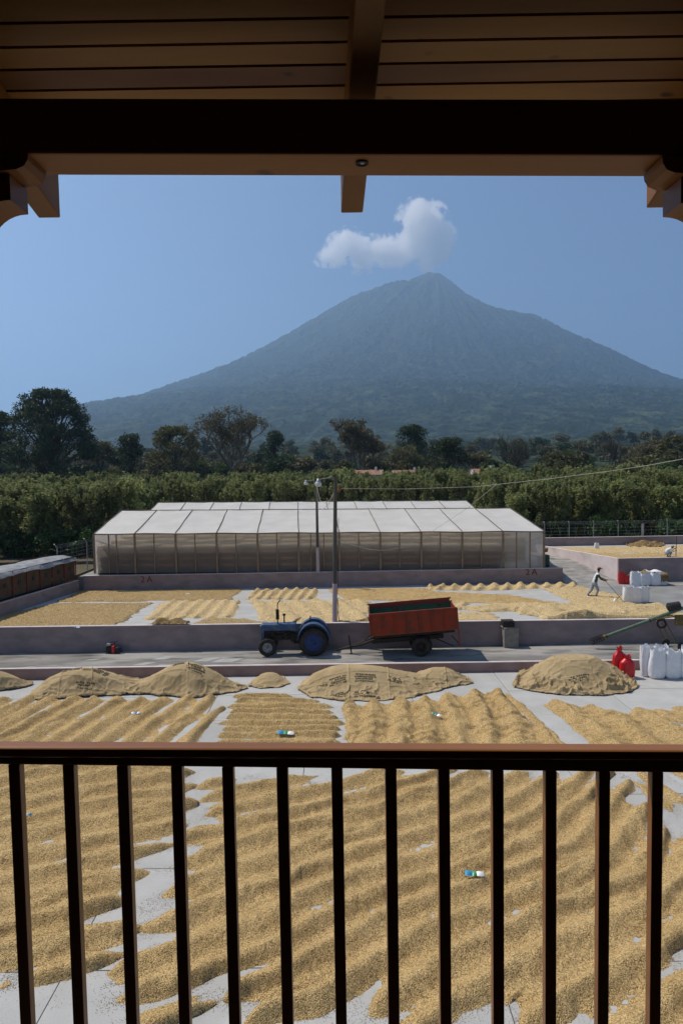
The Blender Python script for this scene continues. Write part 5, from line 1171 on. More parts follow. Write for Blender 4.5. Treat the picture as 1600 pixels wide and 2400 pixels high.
tbox(MB(), X0, X1, Y0 - .05, Y0 + .04, ZT_ - .05, ZT_ + .03).obj('top_rail', 'redpaint', tl)
tbox(MB(), X0, X1, Y1 - .04, Y1 + .05, ZT_ + .10, ZT_ + .16).obj('top_rail', 'redpaint', tl)
tbox(MB(), X0 + .1, X1 - .1, Y1 - .07, Y1 - .045, ZT_ - .06, ZT_ + .10).obj('side_plank', 'reddark', tl)
tbox(MB(), X0, X0 + .04, Y0 + .04, Y1 - .04, ZB + .05, ZT_ + .02).obj('front_board', 'redpaint', tl)
tbox(MB(), X1 - .04, X1, Y0 + .04, Y1 - .04, ZB + .05, ZT_ - .02).obj('tailgate', 'redpaint', tl)
b = MB(); tbox(b, X1 - .02, X1 + .05, Y0 - .02, Y0 + .06, ZB - .85, ZT_); tbox(b, X1 - .02, X1 + .05, Y1 - .06, Y1 + .02, ZB - .3, ZT_); b.obj('tailgate_post', 'reddark', tl)
b = MB()
for yy in (.35, 1.30):
    tbox(b, -2.2, 1.75, yy - .06, yy + .06, ZB - .22, ZB - .002)
for xx in (-2.0, -.9, .3, 1.4): tbox(b, xx - .05, xx + .05, Y0 + .05, Y1 - .05, ZB - .12, ZB - .004)
b.obj('chassis_frame', 'iron', tl)
b = MB(); tbox(b, -2.35, 1.2, .50, .66, .72, .92); tbox(b, -2.35, 1.2, 1.0, 1.16, .72, .92)
tbox(b, -.3, .5, .3, 1.35, .60, .80); b.obj('underframe', 'iron', tl)
b = MB(); b.tube([(-2.1, .55, .80), (-2.9, .66, .50), (-3.85, .80, .26)], [.075, .065, .05], 8); b.tube([(-2.1, 1.1, .80), (-2.9, 1.0, .50), (-3.85, .84, .26)], [.075, .065, .05], 8)
b.tube([(-3.80, .82, .26), (-4.12, .82, .19)], [.07, .04], 8); b.lathe([(.05, .15), (.085, .15), (.085, .20), (.05, .20)], (-4.16, .82, 0), 'z', 14, closed=True); b.obj('drawbar', 'iron', tl)
MB().tube([(-3.42, .70, 0), (-3.55, .70, .95)], .035, 8).box(-3.50, -3.34, .62, .78, 0, .02).cyl((-3.53, .62, .93), (-3.53, .78, .93), .02, 6).obj('jack_stand', 'iron', tl)
MB().tube([(-2.45, .3, .85), (-2.45, .2, 1.5), (-2.6, .2, 2.0)], .02, 6).tube([(-2.40, .5, 1.1), (-2.6, .45, .9), (-2.75, .5, .75)], .03, 6).obj('hydraulic_hose', 'iron', tl)
MB().tube([(-1.6, .82, .8), (-.2, .82, 1.15)], [.07, .045], 10).obj('tipping_ram', 'iron', tl)
wheel(tl, -.02, .0, .24, .47, .25, 'iron', .07, False); wheel(tl, -.02, 1.42, 1.66, .47, .25, 'iron', .07, False)
wheel(tl, .10, .27, .48, .47, .25, 'iron', .07, False); wheel(tl, .10, 1.19, 1.40, .47, .25, 'iron', .07, False)
MB().cyl((.04, .1, .47), (.04, 1.6, .47), .06, 10).obj('axle', 'iron', tl)
MB().tube([(.6, .3, .9), (1.6, .3, .45)], .03, 6).tube([(1.9, .1, .55), (1.5, .2, 1.0)], .025, 6).obj('support_strut', 'iron', tl)
# ================================================================== THINGS ON THE ROAD
p0 = at(1172, 1486, ZR)
pb = thing('concrete_pillar', (p0.x, YM - .62, ZR), label='square grey concrete post with a darker block on top, in front of the wall', cat='post')
bevel(MB().box(-.37, .37, 0, .58, 0, 1.02).obj('pillar_body', 'boxgrey', pb), .02)
bevel(MB().box(-.40, .18, .10, .62, 1.02, 1.36).obj('cap_block', 'iron', pb), .015)
MB().box(-.44, .30, .08, .56, 1.022, 1.05).obj('cap_slab', 'boxgrey', pb)
p0 = at(262, 1497, ZR)
eng = thing('small_engine', (p0.x, YM - .45, ZR), label='small dark engine with a red tank on the road beside the wall', cat='engine')
bevel(MB().box(-.28, .05, 0, .32, .06, .38).obj('engine_block', 'iron', eng), .03)
bevel(MB().box(.02, .17, -.05, .2, .02, .40).obj('fuel_tank', 'redbag', eng), .03)
MB().lathe([(.001, -.06), (.15, -.05), (.16, .0), (.05, .02)], (.32, 0, .2), 'y', 18).obj('flywheel', 'black', eng, smooth=True)
MB().box(-.25, -.05, .02, .2, .40, .50).obj('air_filter', 'greyrim', eng)
MB().tube([(.1, .1, .4), (.16, .12, .6), (.3, .12, .62)], .02, 6).tube([(-.1, .1, .5), (.05, .1, .62)], .02, 6).obj('handle', 'iron', eng)
MB().box(-.3, .45, -.02, .02, 0, .05).box(-.3, .45, .28, .32, 0, .05).obj('skid', 'iron', eng)
MB().cyl((.45, .1, .3), (.55, .1, .05), .05, 10).obj('hose', 'bluerim', eng)
# auger conveyor
A0 = atY(1358, 1474, 33.9); A1 = atY(1600, 1385, 33.5)
au = thing('auger_conveyor', tuple(A0), label='long dark green auger tube slanting up to the right edge on a wheeled frame', cat='conveyor')
o0 = Vector((0, 0, 0)); o1 = A1 - A0; dr = o1.normalized()
MB().tube([dr * .62, o1 * 1.15], .085, 16).obj('auger_tube', 'greentube', au, smooth=False)
b = MB()
for k in range(7): b.tube([dr * (.02 + .09 * k) + Vector((.13 * math.cos(t), .13 * math.sin(t) * .9, .13 * math.sin(t))) for t in np.linspace(0, 6.283, 15)], .011, 5, cap=False)
for k in range(8):
    a = k * .785; n1 = Vector((0, 1, 0)); n2 = dr.cross(n1); off = (n1 * math.cos(a) + n2 * math.sin(a)) * .125; b.tube([off, off + dr * .62], .010, 5)
b.obj('intake_cage', 'iron', au)
b = MB(); n = 60; scr = []
for k in range(n): a = k * .42; n1 = Vector((0, 1, 0)); n2 = dr.cross(n1); scr.append(dr * (.02 + .62 * k / n) + (n1 * math.cos(a) + n2 * math.sin(a)) * .055)
b.tube(scr, .022, 5).obj('screw', 'iron', au)
MB().tube([dr * .60, dr * .74], .105, 14).obj('collar', 'yellow', au)
MB().tube([dr * .76, dr * .80], .10, 14).tube([o1 * .55, o1 * .56], .10, 14).obj('tube_clamp', 'iron', au)
pf = atY(1548, 1400, 33.6) - A0

b = MB().cyl(pf + Vector((-.30, 0, .12)), pf + Vector((.25, 0, .20)), .21, 18).cyl(pf + Vector((-.36, 0, .11)), pf + Vector((-.30, 0, .12)), .12, 14); b.obj('motor', 'black', au, smooth=False)
pg = atY(1556, 1425, 33.4) - A0
bevel(MB().box(pg.x - .10, pg.x + .5, pg.y - .1, pg.y + .15, pg.z - .25, pg.z + .25).obj('gearbox', 'yellow', au), .02)
gz = ZR - A0.z
q1 = atY(1520, 1430, 33.5) - A0; q2 = atY(1540, 1492, 33.5) - A0; q3 = atY(1565, 1500, 33.2) - A0; q4 = atY(1528, 1494, 34.1) - A0
b = MB().tube([q1, q1 + (q2 - q1) * .5 + Vector((.05, 0, 0)), Vector((q3.x, q3.y, gz + .2))], .028, 8).tube([q1 + Vector((-.15, .3, 0)), Vector((q4.x, q4.y, gz + .2))], .028, 8)
b.tube([q1 + Vector((-.3, 0, .18)), q1 + Vector((.7, 0, .30))], .035, 8).tube([q1 + Vector((-.3, .3, .18)), q1 + Vector((.7, .3, .30))], .035, 8)
b.tube([q1 + Vector((.1, 0, .2)), Vector((q4.x + .5, q4.y, gz + .3))], .025, 8); b.obj('frame', 'yellow', au)
b = MB(); cc = q1 + Vector((-.05, -.05, -.05))
for rr_ in (.24, .20, .17): b.tube([cc + Vector((math.cos(t) * rr_, .03 * math.sin(3 * t), math.sin(t) * rr_)) for t in np.linspace(0, 6.28, 17)], .02, 5, cap=False)
b.obj('cable_coil', 'iron', au)
for q in (q3, q4):
    MB().lathe([(.06, -.05), (.16, -.05), (.20, -.03), (.205, 0), (.20, .03), (.16, .05), (.06, .05)], (q.x, q.y, gz + .205), 'y', 24).lathe([(.06, -.05), (.05, -.06), (.001, -.06)], (q.x, q.y, gz + .205), 'y', 12).obj('wheel', 'black', au, smooth=True)
# ================================================================== LIGHT POLES AND WIRES
def pole(px_b, pyb, zb, y, px_t, pyt, r0, r1, pale_py, lamp, label, armside=-1):
    B = atY(px_b, pyb, y); B.z = zb; T = atY(px_t, pyt, y)
    o = thing('light_pole', tuple(B), label=label, cat='light pole'); T = T - B
    zp = (atY(px_b, pale_py, y) - B).z; t = zp / T.z
    MB().tube([T * t, T * (t + .5 * (1 - t)), T], [r0 + (r1 - r0) * t, (r0 + r1) / 2, r1], 14).obj('pole_shaft', 'polegrey', o, smooth=False)
    MB().tube([(0, 0, 0), T * t], [r0 + .012, r0 + (r1 - r0) * t + .012], 14).obj('painted_base', 'palepaint', o)
    L = atY(lamp[0], lamp[1], y - .3) - B
    a = T + Vector((-r1, 0, -.30 if lamp[2] > .3 else -.2)); m_ = (a + L) / 2 + Vector((0, 0, .22))
    MB().tube([a, a + Vector((-.1, -.05, .25)), m_ + Vector((.1, 0, .02)), L + Vector((0, 0, .26 * lamp[2] / .3))], .022, 8).obj('lamp_arm', 'metal', o)
    s = lamp[2]
    MB().lathe([(.001, s * 1.05), (s * .22, s * 1.0), (s * .26, s * .72), (s * .40, s * .62), (s * .42, s * .45)], tuple(L), 'z', 18).obj('lamp_housing', 'metal', o, smooth=True)
    MB().lathe([(s * .42, s * .46), (s * .60, s * .22), (s * .56, -s * .10), (s * .45, -s * .32), (.001, -s * .36)], tuple(L), 'z', 20).obj('lamp_shade', 'lampglass', o, smooth=True)
    return o, B, T, L
P1, B1, T1, L1 = pole(768.5, 1443, Z2, 35.5, 770, 1095, .13, .085, 1340.5, (731, 1113, .30), 'nearer dark timber light pole with pink base, behind the tractor')
P2, B2, T2, L2 = pole(730, 1315, Z3, 47.0, 726.5, 1105, .11, .075, 1257.5, (702.5, 1111, .24), 'farther thin light pole standing in front of the greenhouse wall')
def cable_thing(name, pts, r, label, mt='cable', sag=0, n=24):
    P = []
    if len(pts) == 2:
        a, b_ = pts
        for i in range(n + 1):
            t = i / n; p = a.lerp(b_, t); p.z -= sag * 4 * t * (1 - t); P.append(p)
    else: P = pts
    o0_ = P[0].copy()
    return MB().tube([p - o0_ for p in P], r, 5).obj(name, mt, None, False, tuple(o0_), label=label, cat='cable')
cable_thing('overhead_cable', [atY(775, 1122, 35.5), atY(930, 1123, 35.0), atY(1090, 1118, 33.5), atY(1250, 1101, 31), atY(1400, 1082, 28.5), atY(1480, 1070, 27), atY(1580, 1052, 25), atY(1700, 1028, 22)], .010, 'pale overhead cable running from the near pole up to the right edge')
cable_thing('guy_wire', [atY(1140, 1112, 33.0), atY(1075, 1166, 39.0), atY(990, 1222, 47.0)], .010, 'thin wire dropping from the overhead cable to the greenhouse eave')
cable_thing('slack_cable', [atY(x, y_, 35.6 + (x - 785) * .06) for x, y_ in ((774, 1238), (800, 1250), (850, 1262), (878, 1264), (915, 1259), (958, 1250))], .014, 'slack pale cable looping right from the near pole before the greenhouse')
cable_thing('slack_cable', [atY(x, y_, 35.6 + (770 - x) * .25) for x, y_ in ((768, 1130), (755, 1158), (742, 1170), (734, 1168), (729, 1150), (727, 1120))], .012, 'cable loop hanging between the two light poles')
cable_thing('slack_cable', [atY(x, y_, 35.6 + (770 - x) * .25) for x, y_ in ((768, 1128), (757, 1148), (745, 1156), (735, 1150), (728, 1118))], .010, 'shorter upper cable loop between the two light poles')
cable_thing('cable_on_pole', [atY(777, 1190, 35.4), atY(776.5, 1250, 35.4), atY(776, 1330, 35.4), atY(775, 1365, 35.4)], .012, 'cable fixed down the right side of the near light pole', 'iron')
cable_thing('cable_on_pole', [atY(775, 1375, 35.35), atY(777, 1395, 35.35), atY(776, 1410, 35.35), atY(779, 1425, 35.35)], .02, 'dark switch cord bundle on the painted base of the near pole', 'iron')
p = atY(780, 1123, 35.4)
MB().lathe([(.001, -.06), (.07, -.05), (.10, 0), (.07, .05), (.001, .07)], seg=14).obj('cable_marker', 'redbag', None, True, tuple(p), label='small red marker on the cable beside the near pole top', cat='marker')
# ================================================================== SILVER-COVERED SHED AT THE LEFT
dv = Vector((xb - xa, 46.8 - ya, 0)).normalized()
sh = thing('covered_shed', (xa, ya, 2.35), label='long low shed with silver plastic cover, red posts and brown netting at left', cat='shed')
nv = Vector((-dv.y, dv.x, 0))        # away from the patio
def SP(s, w, z): return dv * s + nv * w + Vector((0, 0, z))
L0, L1_ = -5.0, 8.9
npost = 10
for i in range(npost + 1):
    s = L0 + (L1_ - L0) * i / npost
    MB().tube([SP(s, .45, -.3), SP(s, .45, 1.72 - .02 * i)], .035, 6).obj('post', 'redpaint', sh)
    MB().tube([SP(s, 2.7, -.3), SP(s, 2.7, 1.8)], .035, 6).obj('post', 'redpaint', sh)
for i in range(npost):
    s0 = L0 + (L1_ - L0) * i / npost; s1 = L0 + (L1_ - L0) * (i + 1) / npost
    MB().add([SP(s0 + .02, .52, .12), SP(s1 - .02, .52, .12), SP(s1 - .02, .50, 1.66), SP(s0 + .02, .50, 1.66)], [(0, 1, 2, 3)]).obj('net_panel', 'net', sh)
    if i % 1 == 0:
        sm = (s0 + s1) / 2; MB().hexa([SP(sm - .12, .47, .75), SP(sm + .12, .47, .75), SP(sm + .12, .50, .75), SP(sm - .12, .50, .75), SP(sm - .12, .47, 1.0), SP(sm + .12, .47, 1.0), SP(sm + .12, .50, 1.0), SP(sm - .12, .50, 1.0)]).obj('vent', 'black', sh)
MB().add([SP(L0, 2.75, 0), SP(L1_, 2.75, 0), SP(L1_, 2.75, 1.7), SP(L0, 2.75, 1.7)], [(0, 1, 2, 3)]).obj('net_panel', 'net', sh)
MB().add([SP(L1_, .52, .1), SP(L1_, 2.75, .1), SP(L1_, 2.75, 1.7), SP(L1_, .52, 1.7)], [(0, 1, 2, 3)]).obj('net_panel', 'net', sh)
n, m_ = 110, 16; v = []; cw = 2.3
for j in range(m_ + 1):
    for i in range(n + 1):
        s = L0 - .1 + (L1_ - L0 + .2) * i / n; t = j / m_; w = .32 + 2.6 * t
        z = 1.62 + .20 * math.sin(math.pi * t) ** .8 + .07 * float(fbm(np.array(s * 1.3), np.array(t * 4.0), 3, 4)) - (.22 if j == 0 else 0) * (.6 + .5 * float(vnoise(s * 1.7, 3.0))) - .02 * (s - L0) / 2
        z += .015 * math.sin(s * 3.1 + t * 2)
        v.append(SP(s, w, z))
MB().add(v, [(j * (n + 1) + i, j * (n + 1) + i + 1, (j + 1) * (n + 1) + i + 1, (j + 1) * (n + 1) + i) for j in range(m_) for i in range(n)]).obj('plastic_cover', 'silver', sh, smooth=True)
# ================================================================== PEOPLE
def person(loc, rotz, J, Rr, E, label, zones, extras=()):
    """one continuous skinned body; J joints, Rr radii, E edges; zones(face centre) -> material index"""
    bm = bmesh.new(); vs_ = [bm.verts.new(p) for p in J]
    for a, b_ in E: bm.edges.new((vs_[a], vs_[b_]))
    me = bpy.data.meshes.new('body'); bm.to_mesh(me); bm.free()
    o = bpy.data.objects.new('tmp', me); COL.objects.link(o)
    sk = o.modifiers.new('s', 'SKIN'); sk.use_smooth_shade = True
    for i, r in enumerate(Rr):
        d = me.skin_vertices[0].data[i]; d.radius = r if isinstance(r, tuple) else (r, r); d.use_root = (i == 0)
    ss = o.modifiers.new('u', 'SUBSURF'); ss.levels = 2; ss.render_levels = 2
    dg = bpy.context.evaluated_depsgraph_get(); m2 = bpy.data.meshes.new_from_object(o.evaluated_get(dg)); bpy.data.objects.remove(o)
    m2.materials.clear()
    for k in ('skin', 'shirt', 'denim', 'boot', 'greensleeve'): m2.materials.append(M[k])
    for p in m2.polygons: p.material_index = zones(p.center)
    root = thing('person', loc, (0, 0, rotz), label=label, cat='person')
    m2.name = 'body'; link('body', m2, root); return root
# standing worker raking; faces +x
J = [(0, 0, .90), (.07, 0, 1.13), (.15, 0, 1.36), (.20, 0, 1.48), (.24, 0, 1.56), (.29, 0, 1.69),
     (.02, -.10, .84), (.20, -.11, .46), (.07, -.11, .10), (.20, -.11, .04),
     (-.02, .10, .84), (-.12, .11, .45), (-.36, .11, .14), (-.28, .11, .03),
     (.17, -.19, 1.39), (.33, -.23, 1.14), (.56, -.12, 1.02), (.63, -.08, 1.00), (.68, -.06, .98),
     (.17, .19, 1.39), (.38, .20, 1.16), (.66, .04, 1.08), (.73, .0, 1.04), (.77, -.02, 1.01)]
Rr = [(.18, .15), (.17, .14), (.20, .14), (.08, .08), (.06, .06), (.105, .10), .12, .09, .065, .055, .12, .09, .065, .055, .08, .062, .036, .040, .022, .065, .052, .036, .040, .022]
E = [(0, 1), (1, 2), (2, 3), (3, 4), (4, 5), (0, 6), (6, 7), (7, 8), (8, 9), (0, 10), (10, 11), (11, 12), (12, 13), (2, 14), (14, 15), (15, 16), (16, 17), (17, 18), (2, 19), (19, 20), (20, 21), (21, 22), (22, 23)]
for side, (base, dx) in enumerate(((17, .0), (22, .0))):          # five short fingers on each hand, closing on the handle
    bx, by, bz = J[base]
    for k in range(4):
        J += [(bx + .045, by - .03 + .02 * k, bz + .01), (bx + .06, by - .03 + .02 * k, bz - .035)]; Rr += [.011, .009]; E += [(base, len(J) - 2), (len(J) - 2, len(J) - 1)]
    J += [(bx + .01, by + .035, bz - .03)]; Rr += [.012]; E += [(base, len(J) - 1)]
def zn(c):
    x, y, z = c
    if z < .13: return 3
    if z < .93 and not (x > .45): return 2
    if x > .54 and z < 1.2: return 0
    if (abs(y) > .155 or x > .34) and z < 1.42 and z > .9: return 4
    if z > 1.50 and x > .17: return 0
    return 1
pw = at(1368, 1371, Z2)
pr_ = person((pw.x - .1, pw.y, Z2), R(-6), J, Rr, E, 'worker in grey vest and cap stooping to push a long rake', zn)
pr_.scale = (1.0, 1.0, 1.0)
MB().ball((.29, 0, 1.76), .12, 14, 8, (1, .95, .62)).box(.36, .49, -.07, .07, 1.735, 1.75).obj('cap', 'cap', pr_, smooth=True)
MB().ball((.25, 0, 1.69), .105, 12, 8, (.8, .98, 1.0)).obj('hair', 'hair', pr_, smooth=True)
MB().ball((.39, 0, 1.67), .018, 8, 5).obj('nose', 'skin', pr_)
h0 = Vector((pw.x + .45, pw.y - .08, Z2 + 1.12)); he = at(1437, 1390, Z2) + Vector((0, 0, .04))
rk = thing('rake', tuple(he), label='long wooden rake pushed by the standing worker', cat='rake')
MB().tube([(0, 0, 0), tuple(h0 - he)], .016, 7).obj('handle', 'darkbark', rk)
MB().box(-.03, .03, -.35, .35, -.03, .04).obj('rake_head', 'darkbark', rk)
h1 = at(1412, 1386, Z2) + Vector((0, 0, .05)); h2 = atY(1452, 1340, 43.6)
rk = thing('broom', tuple(h1), label='broom with white bristles leaning against the yard sacks', cat='broom')
MB().tube([(0, 0, .1), tuple(h2 - h1)], .016, 7).obj('handle', 'darkbark', rk)
MB().hexa([(-.10, -.16, -.03), (.04, -.16, -.03), (.04, .16, -.03), (-.10, .16, -.03), (-.02, -.09, .22), (.06, -.09, .22), (.06, .09, .22), (-.02, .09, .22)]).obj('bristles', 'packetwhite', rk)
# crouching worker on the raised patio
J = [(0, 0, .30), (.10, 0, .48), (.26, 0, .62), (.36, 0, .66), (.42, 0, .68), (.52, 0, .72),
     (.05, -.12, .28), (.38, -.16, .42), (.22, -.15, .08), (.34, -.15, .04),
     (.05, .12, .28), (.38, .16, .42), (.20, .15, .08), (.32, .15, .04),
     (.28, -.18, .60), (.48, -.22, .45), (.66, -.12, .50), (.73, -.08, .52), (.28, .18, .60), (.52, .20, .50), (.74, .08, .62), (.80, .05, .66)]
Rr = [(.17, .15), (.16, .14), (.17, .13), .07, .055, (.10, .095), .10, .075, .05, .045, .10, .075, .05, .045, .062, .05, .035, .036, .062, .05, .035, .036]
E = [(0, 1), (1, 2), (2, 3), (3, 4), (4, 5), (0, 6), (6, 7), (7, 8), (8, 9), (0, 10), (10, 11), (11, 12), (12, 13), (2, 14), (14, 15), (15, 16), (16, 17), (2, 18), (18, 19), (19, 20), (20, 21)]
for base in (17, 21):
    bx, by, bz = J[base]
    for k in range(4): J += [(bx + .05, by - .03 + .02 * k, bz + .0)]; Rr += [.010]; E += [(base, len(J) - 1)]
    J += [(bx + .01, by + .035, bz + .02)]; Rr += [.012]; E += [(base, len(J) - 1)]
def zn2(c):
    x, y, z = c
    if z < .08: return 3
    if x > .62 and z > .4: return 0
    if z > .60 and x > .40: return 0
    return 1 if (z > .40 and not (x > .3 and z < .46)) else 2
pc = at(1541, 1282.5, zp4)
c2 = person((pc.x - .25, pc.y + .35, zp4 + .03), R(0), J, Rr, E, 'crouching worker in light shirt and cap on the raised patio', zn2)
MB().ball((.52, 0, .785), .115, 14, 8, (1, .95, .6)).box(.58, .72, -.07, .07, .755, .77).obj('cap', 'burlap', c2, smooth=True)
MB().ball((.49, 0, .72), .10, 12, 8, (.8, 1, 1)).obj('hair', 'hair', c2, smooth=True)
MB().tube([(0, 0, 0), (.02, 0, 1.55)], .025, 7).obj('wooden_stake', 'darkbark', None, False, (pc.x + .50, pc.y + .35, zp4), label='upright wooden stake held by the crouching worker', cat='stake')
# third person at the far right edge, mostly out of the picture
J = [(0, 0, .9), (0, 0, 1.15), (0, 0, 1.36), (0, 0, 1.47), (0, 0, 1.52), (0, 0, 1.66), (0, -.1, .85), (.0, -.11, .46), (0, -.11, .08), (-.13, -.11, .04), (0, .1, .85), (.0, .11, .46), (0, .11, .08), (-.13, .11, .04),
     (0, -.2, 1.38), (-.02, -.25, 1.12), (-.12, -.24, .92), (-.15, -.24, .86), (0, .2, 1.38), (-.02, .25, 1.12), (-.12, .24, .92), (-.15, .24, .86)]
Rr = [(.14, .12), (.14, .12), (.16, .12), .07, .055, (.1, .095), .10, .075, .05, .045, .10, .075, .05, .045, .065, .05, .035, .036, .065, .05, .035, .036]
E = [(0, 1), (1, 2), (2, 3), (3, 4), (4, 5), (0, 6), (6, 7), (7, 8), (8, 9), (0, 10), (10, 11), (11, 12), (12, 13), (2, 14), (14, 15), (15, 16), (16, 17), (2, 18), (18, 19), (19, 20), (20, 21)]
pc = at(1577, 1352, Z2)
M['shirt_keep'] = M['shirt']; M['shirt'] = M['redbag']
c3 = person((pc.x, pc.y, Z2), 0, J, Rr, E, 'worker in a red shirt cut by the right edge of the yard', lambda c: 3 if c.z < .12 else (2 if c.z < .93 else (0 if c.z > 1.48 else 1)))
M['shirt'] = M['shirt_keep']
MB().ball((0, 0, 1.70), .11, 12, 8, (1, .95, .8)).obj('hair', 'hair', c3, smooth=True)
# ================================================================== BALCONY
RY = 1.87
def rb(px, py): return atY(px, py, RY)
rail = thing('balcony_railing', (0, RY, H - 1.80), label='dark varnished wooden balcony railing across the foreground', cat='railing')
OX, OZ = 0.0, H - 1.80
def bar(pa, pb, ya, yb, z_up, z_dn, mt, nm, par, off, be=.006, x_ext=.6):
    """a rail following two picture points (top edge at depth ya), level up to its own small slope"""
    s = (pb.z - pa.z) / (pb.x - pa.x); x0 = pa.x - x_ext; x1 = pb.x + x_ext; za = pa.z - s * x_ext; zb = pb.z + s * x_ext
    v = [(x0, ya, za - z_dn), (x1, ya, zb - z_dn), (x1, yb, zb - z_dn), (x0, yb, za - z_dn), (x0, ya, za + z_up), (x1, ya, zb + z_up), (x1, yb, zb + z_up), (x0, yb, za + z_up)]
    o = MB().hexa([(p[0] - off[0], p[1] - off[1], p[2] - off[2]) for p in v]).obj(nm, mt, par); return bevel(o, be, 3)
O_ = (0, RY, H - 1.80)
rt0, rt1 = atY(0, 1718, RY - .012), atY(1568, 1725, RY - .012)
bar(rt0, rt1, RY - .012, RY + .040, 0, .030, 'rail', 'top_rail', rail, O_, .008)
bl0, bl1 = atY(0, 1757, RY), atY(1568, 1776, RY)
sl2 = (bl1.z - bl0.z) / (bl1.x - bl0.x)
s_r = (rt1.z - rt0.z) / (rt1.x - rt0.x)
v = []
x0, x1 = rt0.x - .6, rt1.x + .6
zt0 = rt0.z - s_r * .6 - .032; zt1 = rt1.z + s_r * .6 - .032; zb0 = bl0.z - sl2 * .6; zb1 = bl1.z + sl2 * .6
hx = [(x0, RY, zb0), (x1, RY, zb1), (x1, RY + .035, zb1), (x0, RY + .035, zb0), (x0, RY, zt0), (x1, RY, zt1), (x1, RY + .035, zt1), (x0, RY + .035, zt0)]
bevel(MB().hexa([(p[0], p[1] - RY, p[2] - OZ) for p in hx]).obj('sub_rail', 'rail', rail), .004)
tops = [(32.5, 1800), (157, 1800), (281, 1800), (405.5, 1800), (523, 1800), (648, 1800), (774, 1800), (898, 1800), (1020, 1800), (1144, 1800), (1266, 1800), (1389, 1800), (1511, 1800)]
tops = [(tops[0][0] - 124 * 2, 1800), (tops[0][0] - 124, 1800)] + tops + [(1634, 1800), (1758, 1800)]
bw_ = .0160
for (px, py) in tops:
    c = atY(px, py, RY); zt = zb0 + (zb1 - zb0) * (c.x - x0) / (x1 - x0) - .001
    bevel(MB().box(-bw_, bw_, .002, .032, .09, zt - OZ).obj('baluster', 'rail', rail, loc=(c.x, 0, 0)), .002)
MB().box(x0, x1, 0, .045, .02, .09).obj('bottom_rail', 'rail', rail)
fl = thing('balcony_floor', (0, 0, 0), kind='structure')
for i in range(56):
    y = -6.85 + i * .155; MB().box(-3.2, 3.2, 0, .15, 0, .03).obj('floor_board', 'blackout', fl, loc=(0, y, OZ - .03))
MB().box(-3.2, 3.2, -6.9, 1.90, -.22, -.001).obj('floor_slab', 'blackout', fl, loc=(0, 0, OZ - .03))
hw = thing('blackout_room', (0, 0, 0), label='added plaster wall of the house behind the balcony', cat='wall')  # unseen room, made deep and dark to keep beam and rail faces black
MB().box(-3.2, 3.2, -7.1, -6.9, 0, H + 4.6).obj('wall_face', 'blackout', hw)
for sx in (-3.35, 3.2): MB().box(sx, sx + .15, -6.9, 1.6, OZ - .03, H + 4.0).obj('blackout_side_wall', 'blackout', hw)  # added dark sides, shutting out skylight from the open balcony ends
MB().box(-3.2, 3.2, -6.9, 1.85, 0, OZ - .26).obj('lower_wall', 'blackout', hw)
# roof: rafters and boards, sloping down outwards, relative to the eye
roof = thing('balcony_roof', (0, 0, H), label='sloping pine board ceiling of the balcony with rafters and a heavy lintel', cat='roof')
ang = math.atan(.35); RW = .036
def under(y): return 1.659 - .35 * y
def cent(px, py): # where a picture point lies on the rafter underside
    d = ray(px, py); t = 1.659 / (d.z + .35 * d.y); return d.x * t
_d0 = ray(852, 0); _y0 = _d0.y * 1.659 / (_d0.z + .35 * _d0.y); skew = (cent(808, 490) - cent(852, 0)) / (2.33 - _y0); cx1 = cent(808, 490); xl_ = cent(109, 492); xr_ = cent(1499, 492)
skew0 = skew
for cx in (xl_, cx1, xr_, xl_ - 1.0, xr_ + 1.0):
    skew = .10 if cx < -.5 else skew0
    e_ = 2.308; sx_ = skew * (-6.9 - e_); pr = [(sx_ - RW, -6.9, under(-6.9)), (sx_ + RW, -6.9, under(-6.9)), (RW, e_, under(e_)), (-RW, e_, under(e_))]
    pr = pr + [(p[0], p[1], p[2] + .155) for p in pr]
    bevel(MB().hexa(pr).obj('rafter', 'woodrafter', roof, loc=(cx, 0, 0)), .004)
PB = 1.659 + .158
i = 0; ys = 2.285 * math.sqrt(1 + .35 ** 2); wdt = .0668
n_b = 150
b = MB().box(-3.2, 3.2, 0, wdt - .0085, 0, .016); bm_ = b.mesh('plank', 'wood')
for i in range(n_b):
    s = ys - (i + 1) * wdt; y = s / math.sqrt(1 + .35 ** 2)
    if y < -6.9: break
    o = link('plank', bm_, roof, (0, y, PB - .35 * y), (-ang, 0, 0))
MB().prism([(-6.9, PB + .35 * 6.9 + .022), (2.29, PB - .35 * 2.29 + .022), (2.29, PB - .35 * 2.29 + .06), (-6.9, PB + .35 * 6.9 + .06)], -3.2, 3.2, 'x').obj('blocking_sheet', 'darkvoid', roof)  # added sheet, stops light coming through the board gaps
b = MB()
for k in range(26):
    x = -3.2 + .25 * k
    b.prism([(x + .02, 0), (x + .06, .06), (x + .125, .08), (x + .19, .06), (x + .23, 0)], 0, 9.75, 'y')
bt = b.mesh('clay_tiles', 'rooftile'); link('clay_tiles', bt, roof, (0, -6.9, PB + .35 * 6.9 + .065), (-ang, 0, 0))
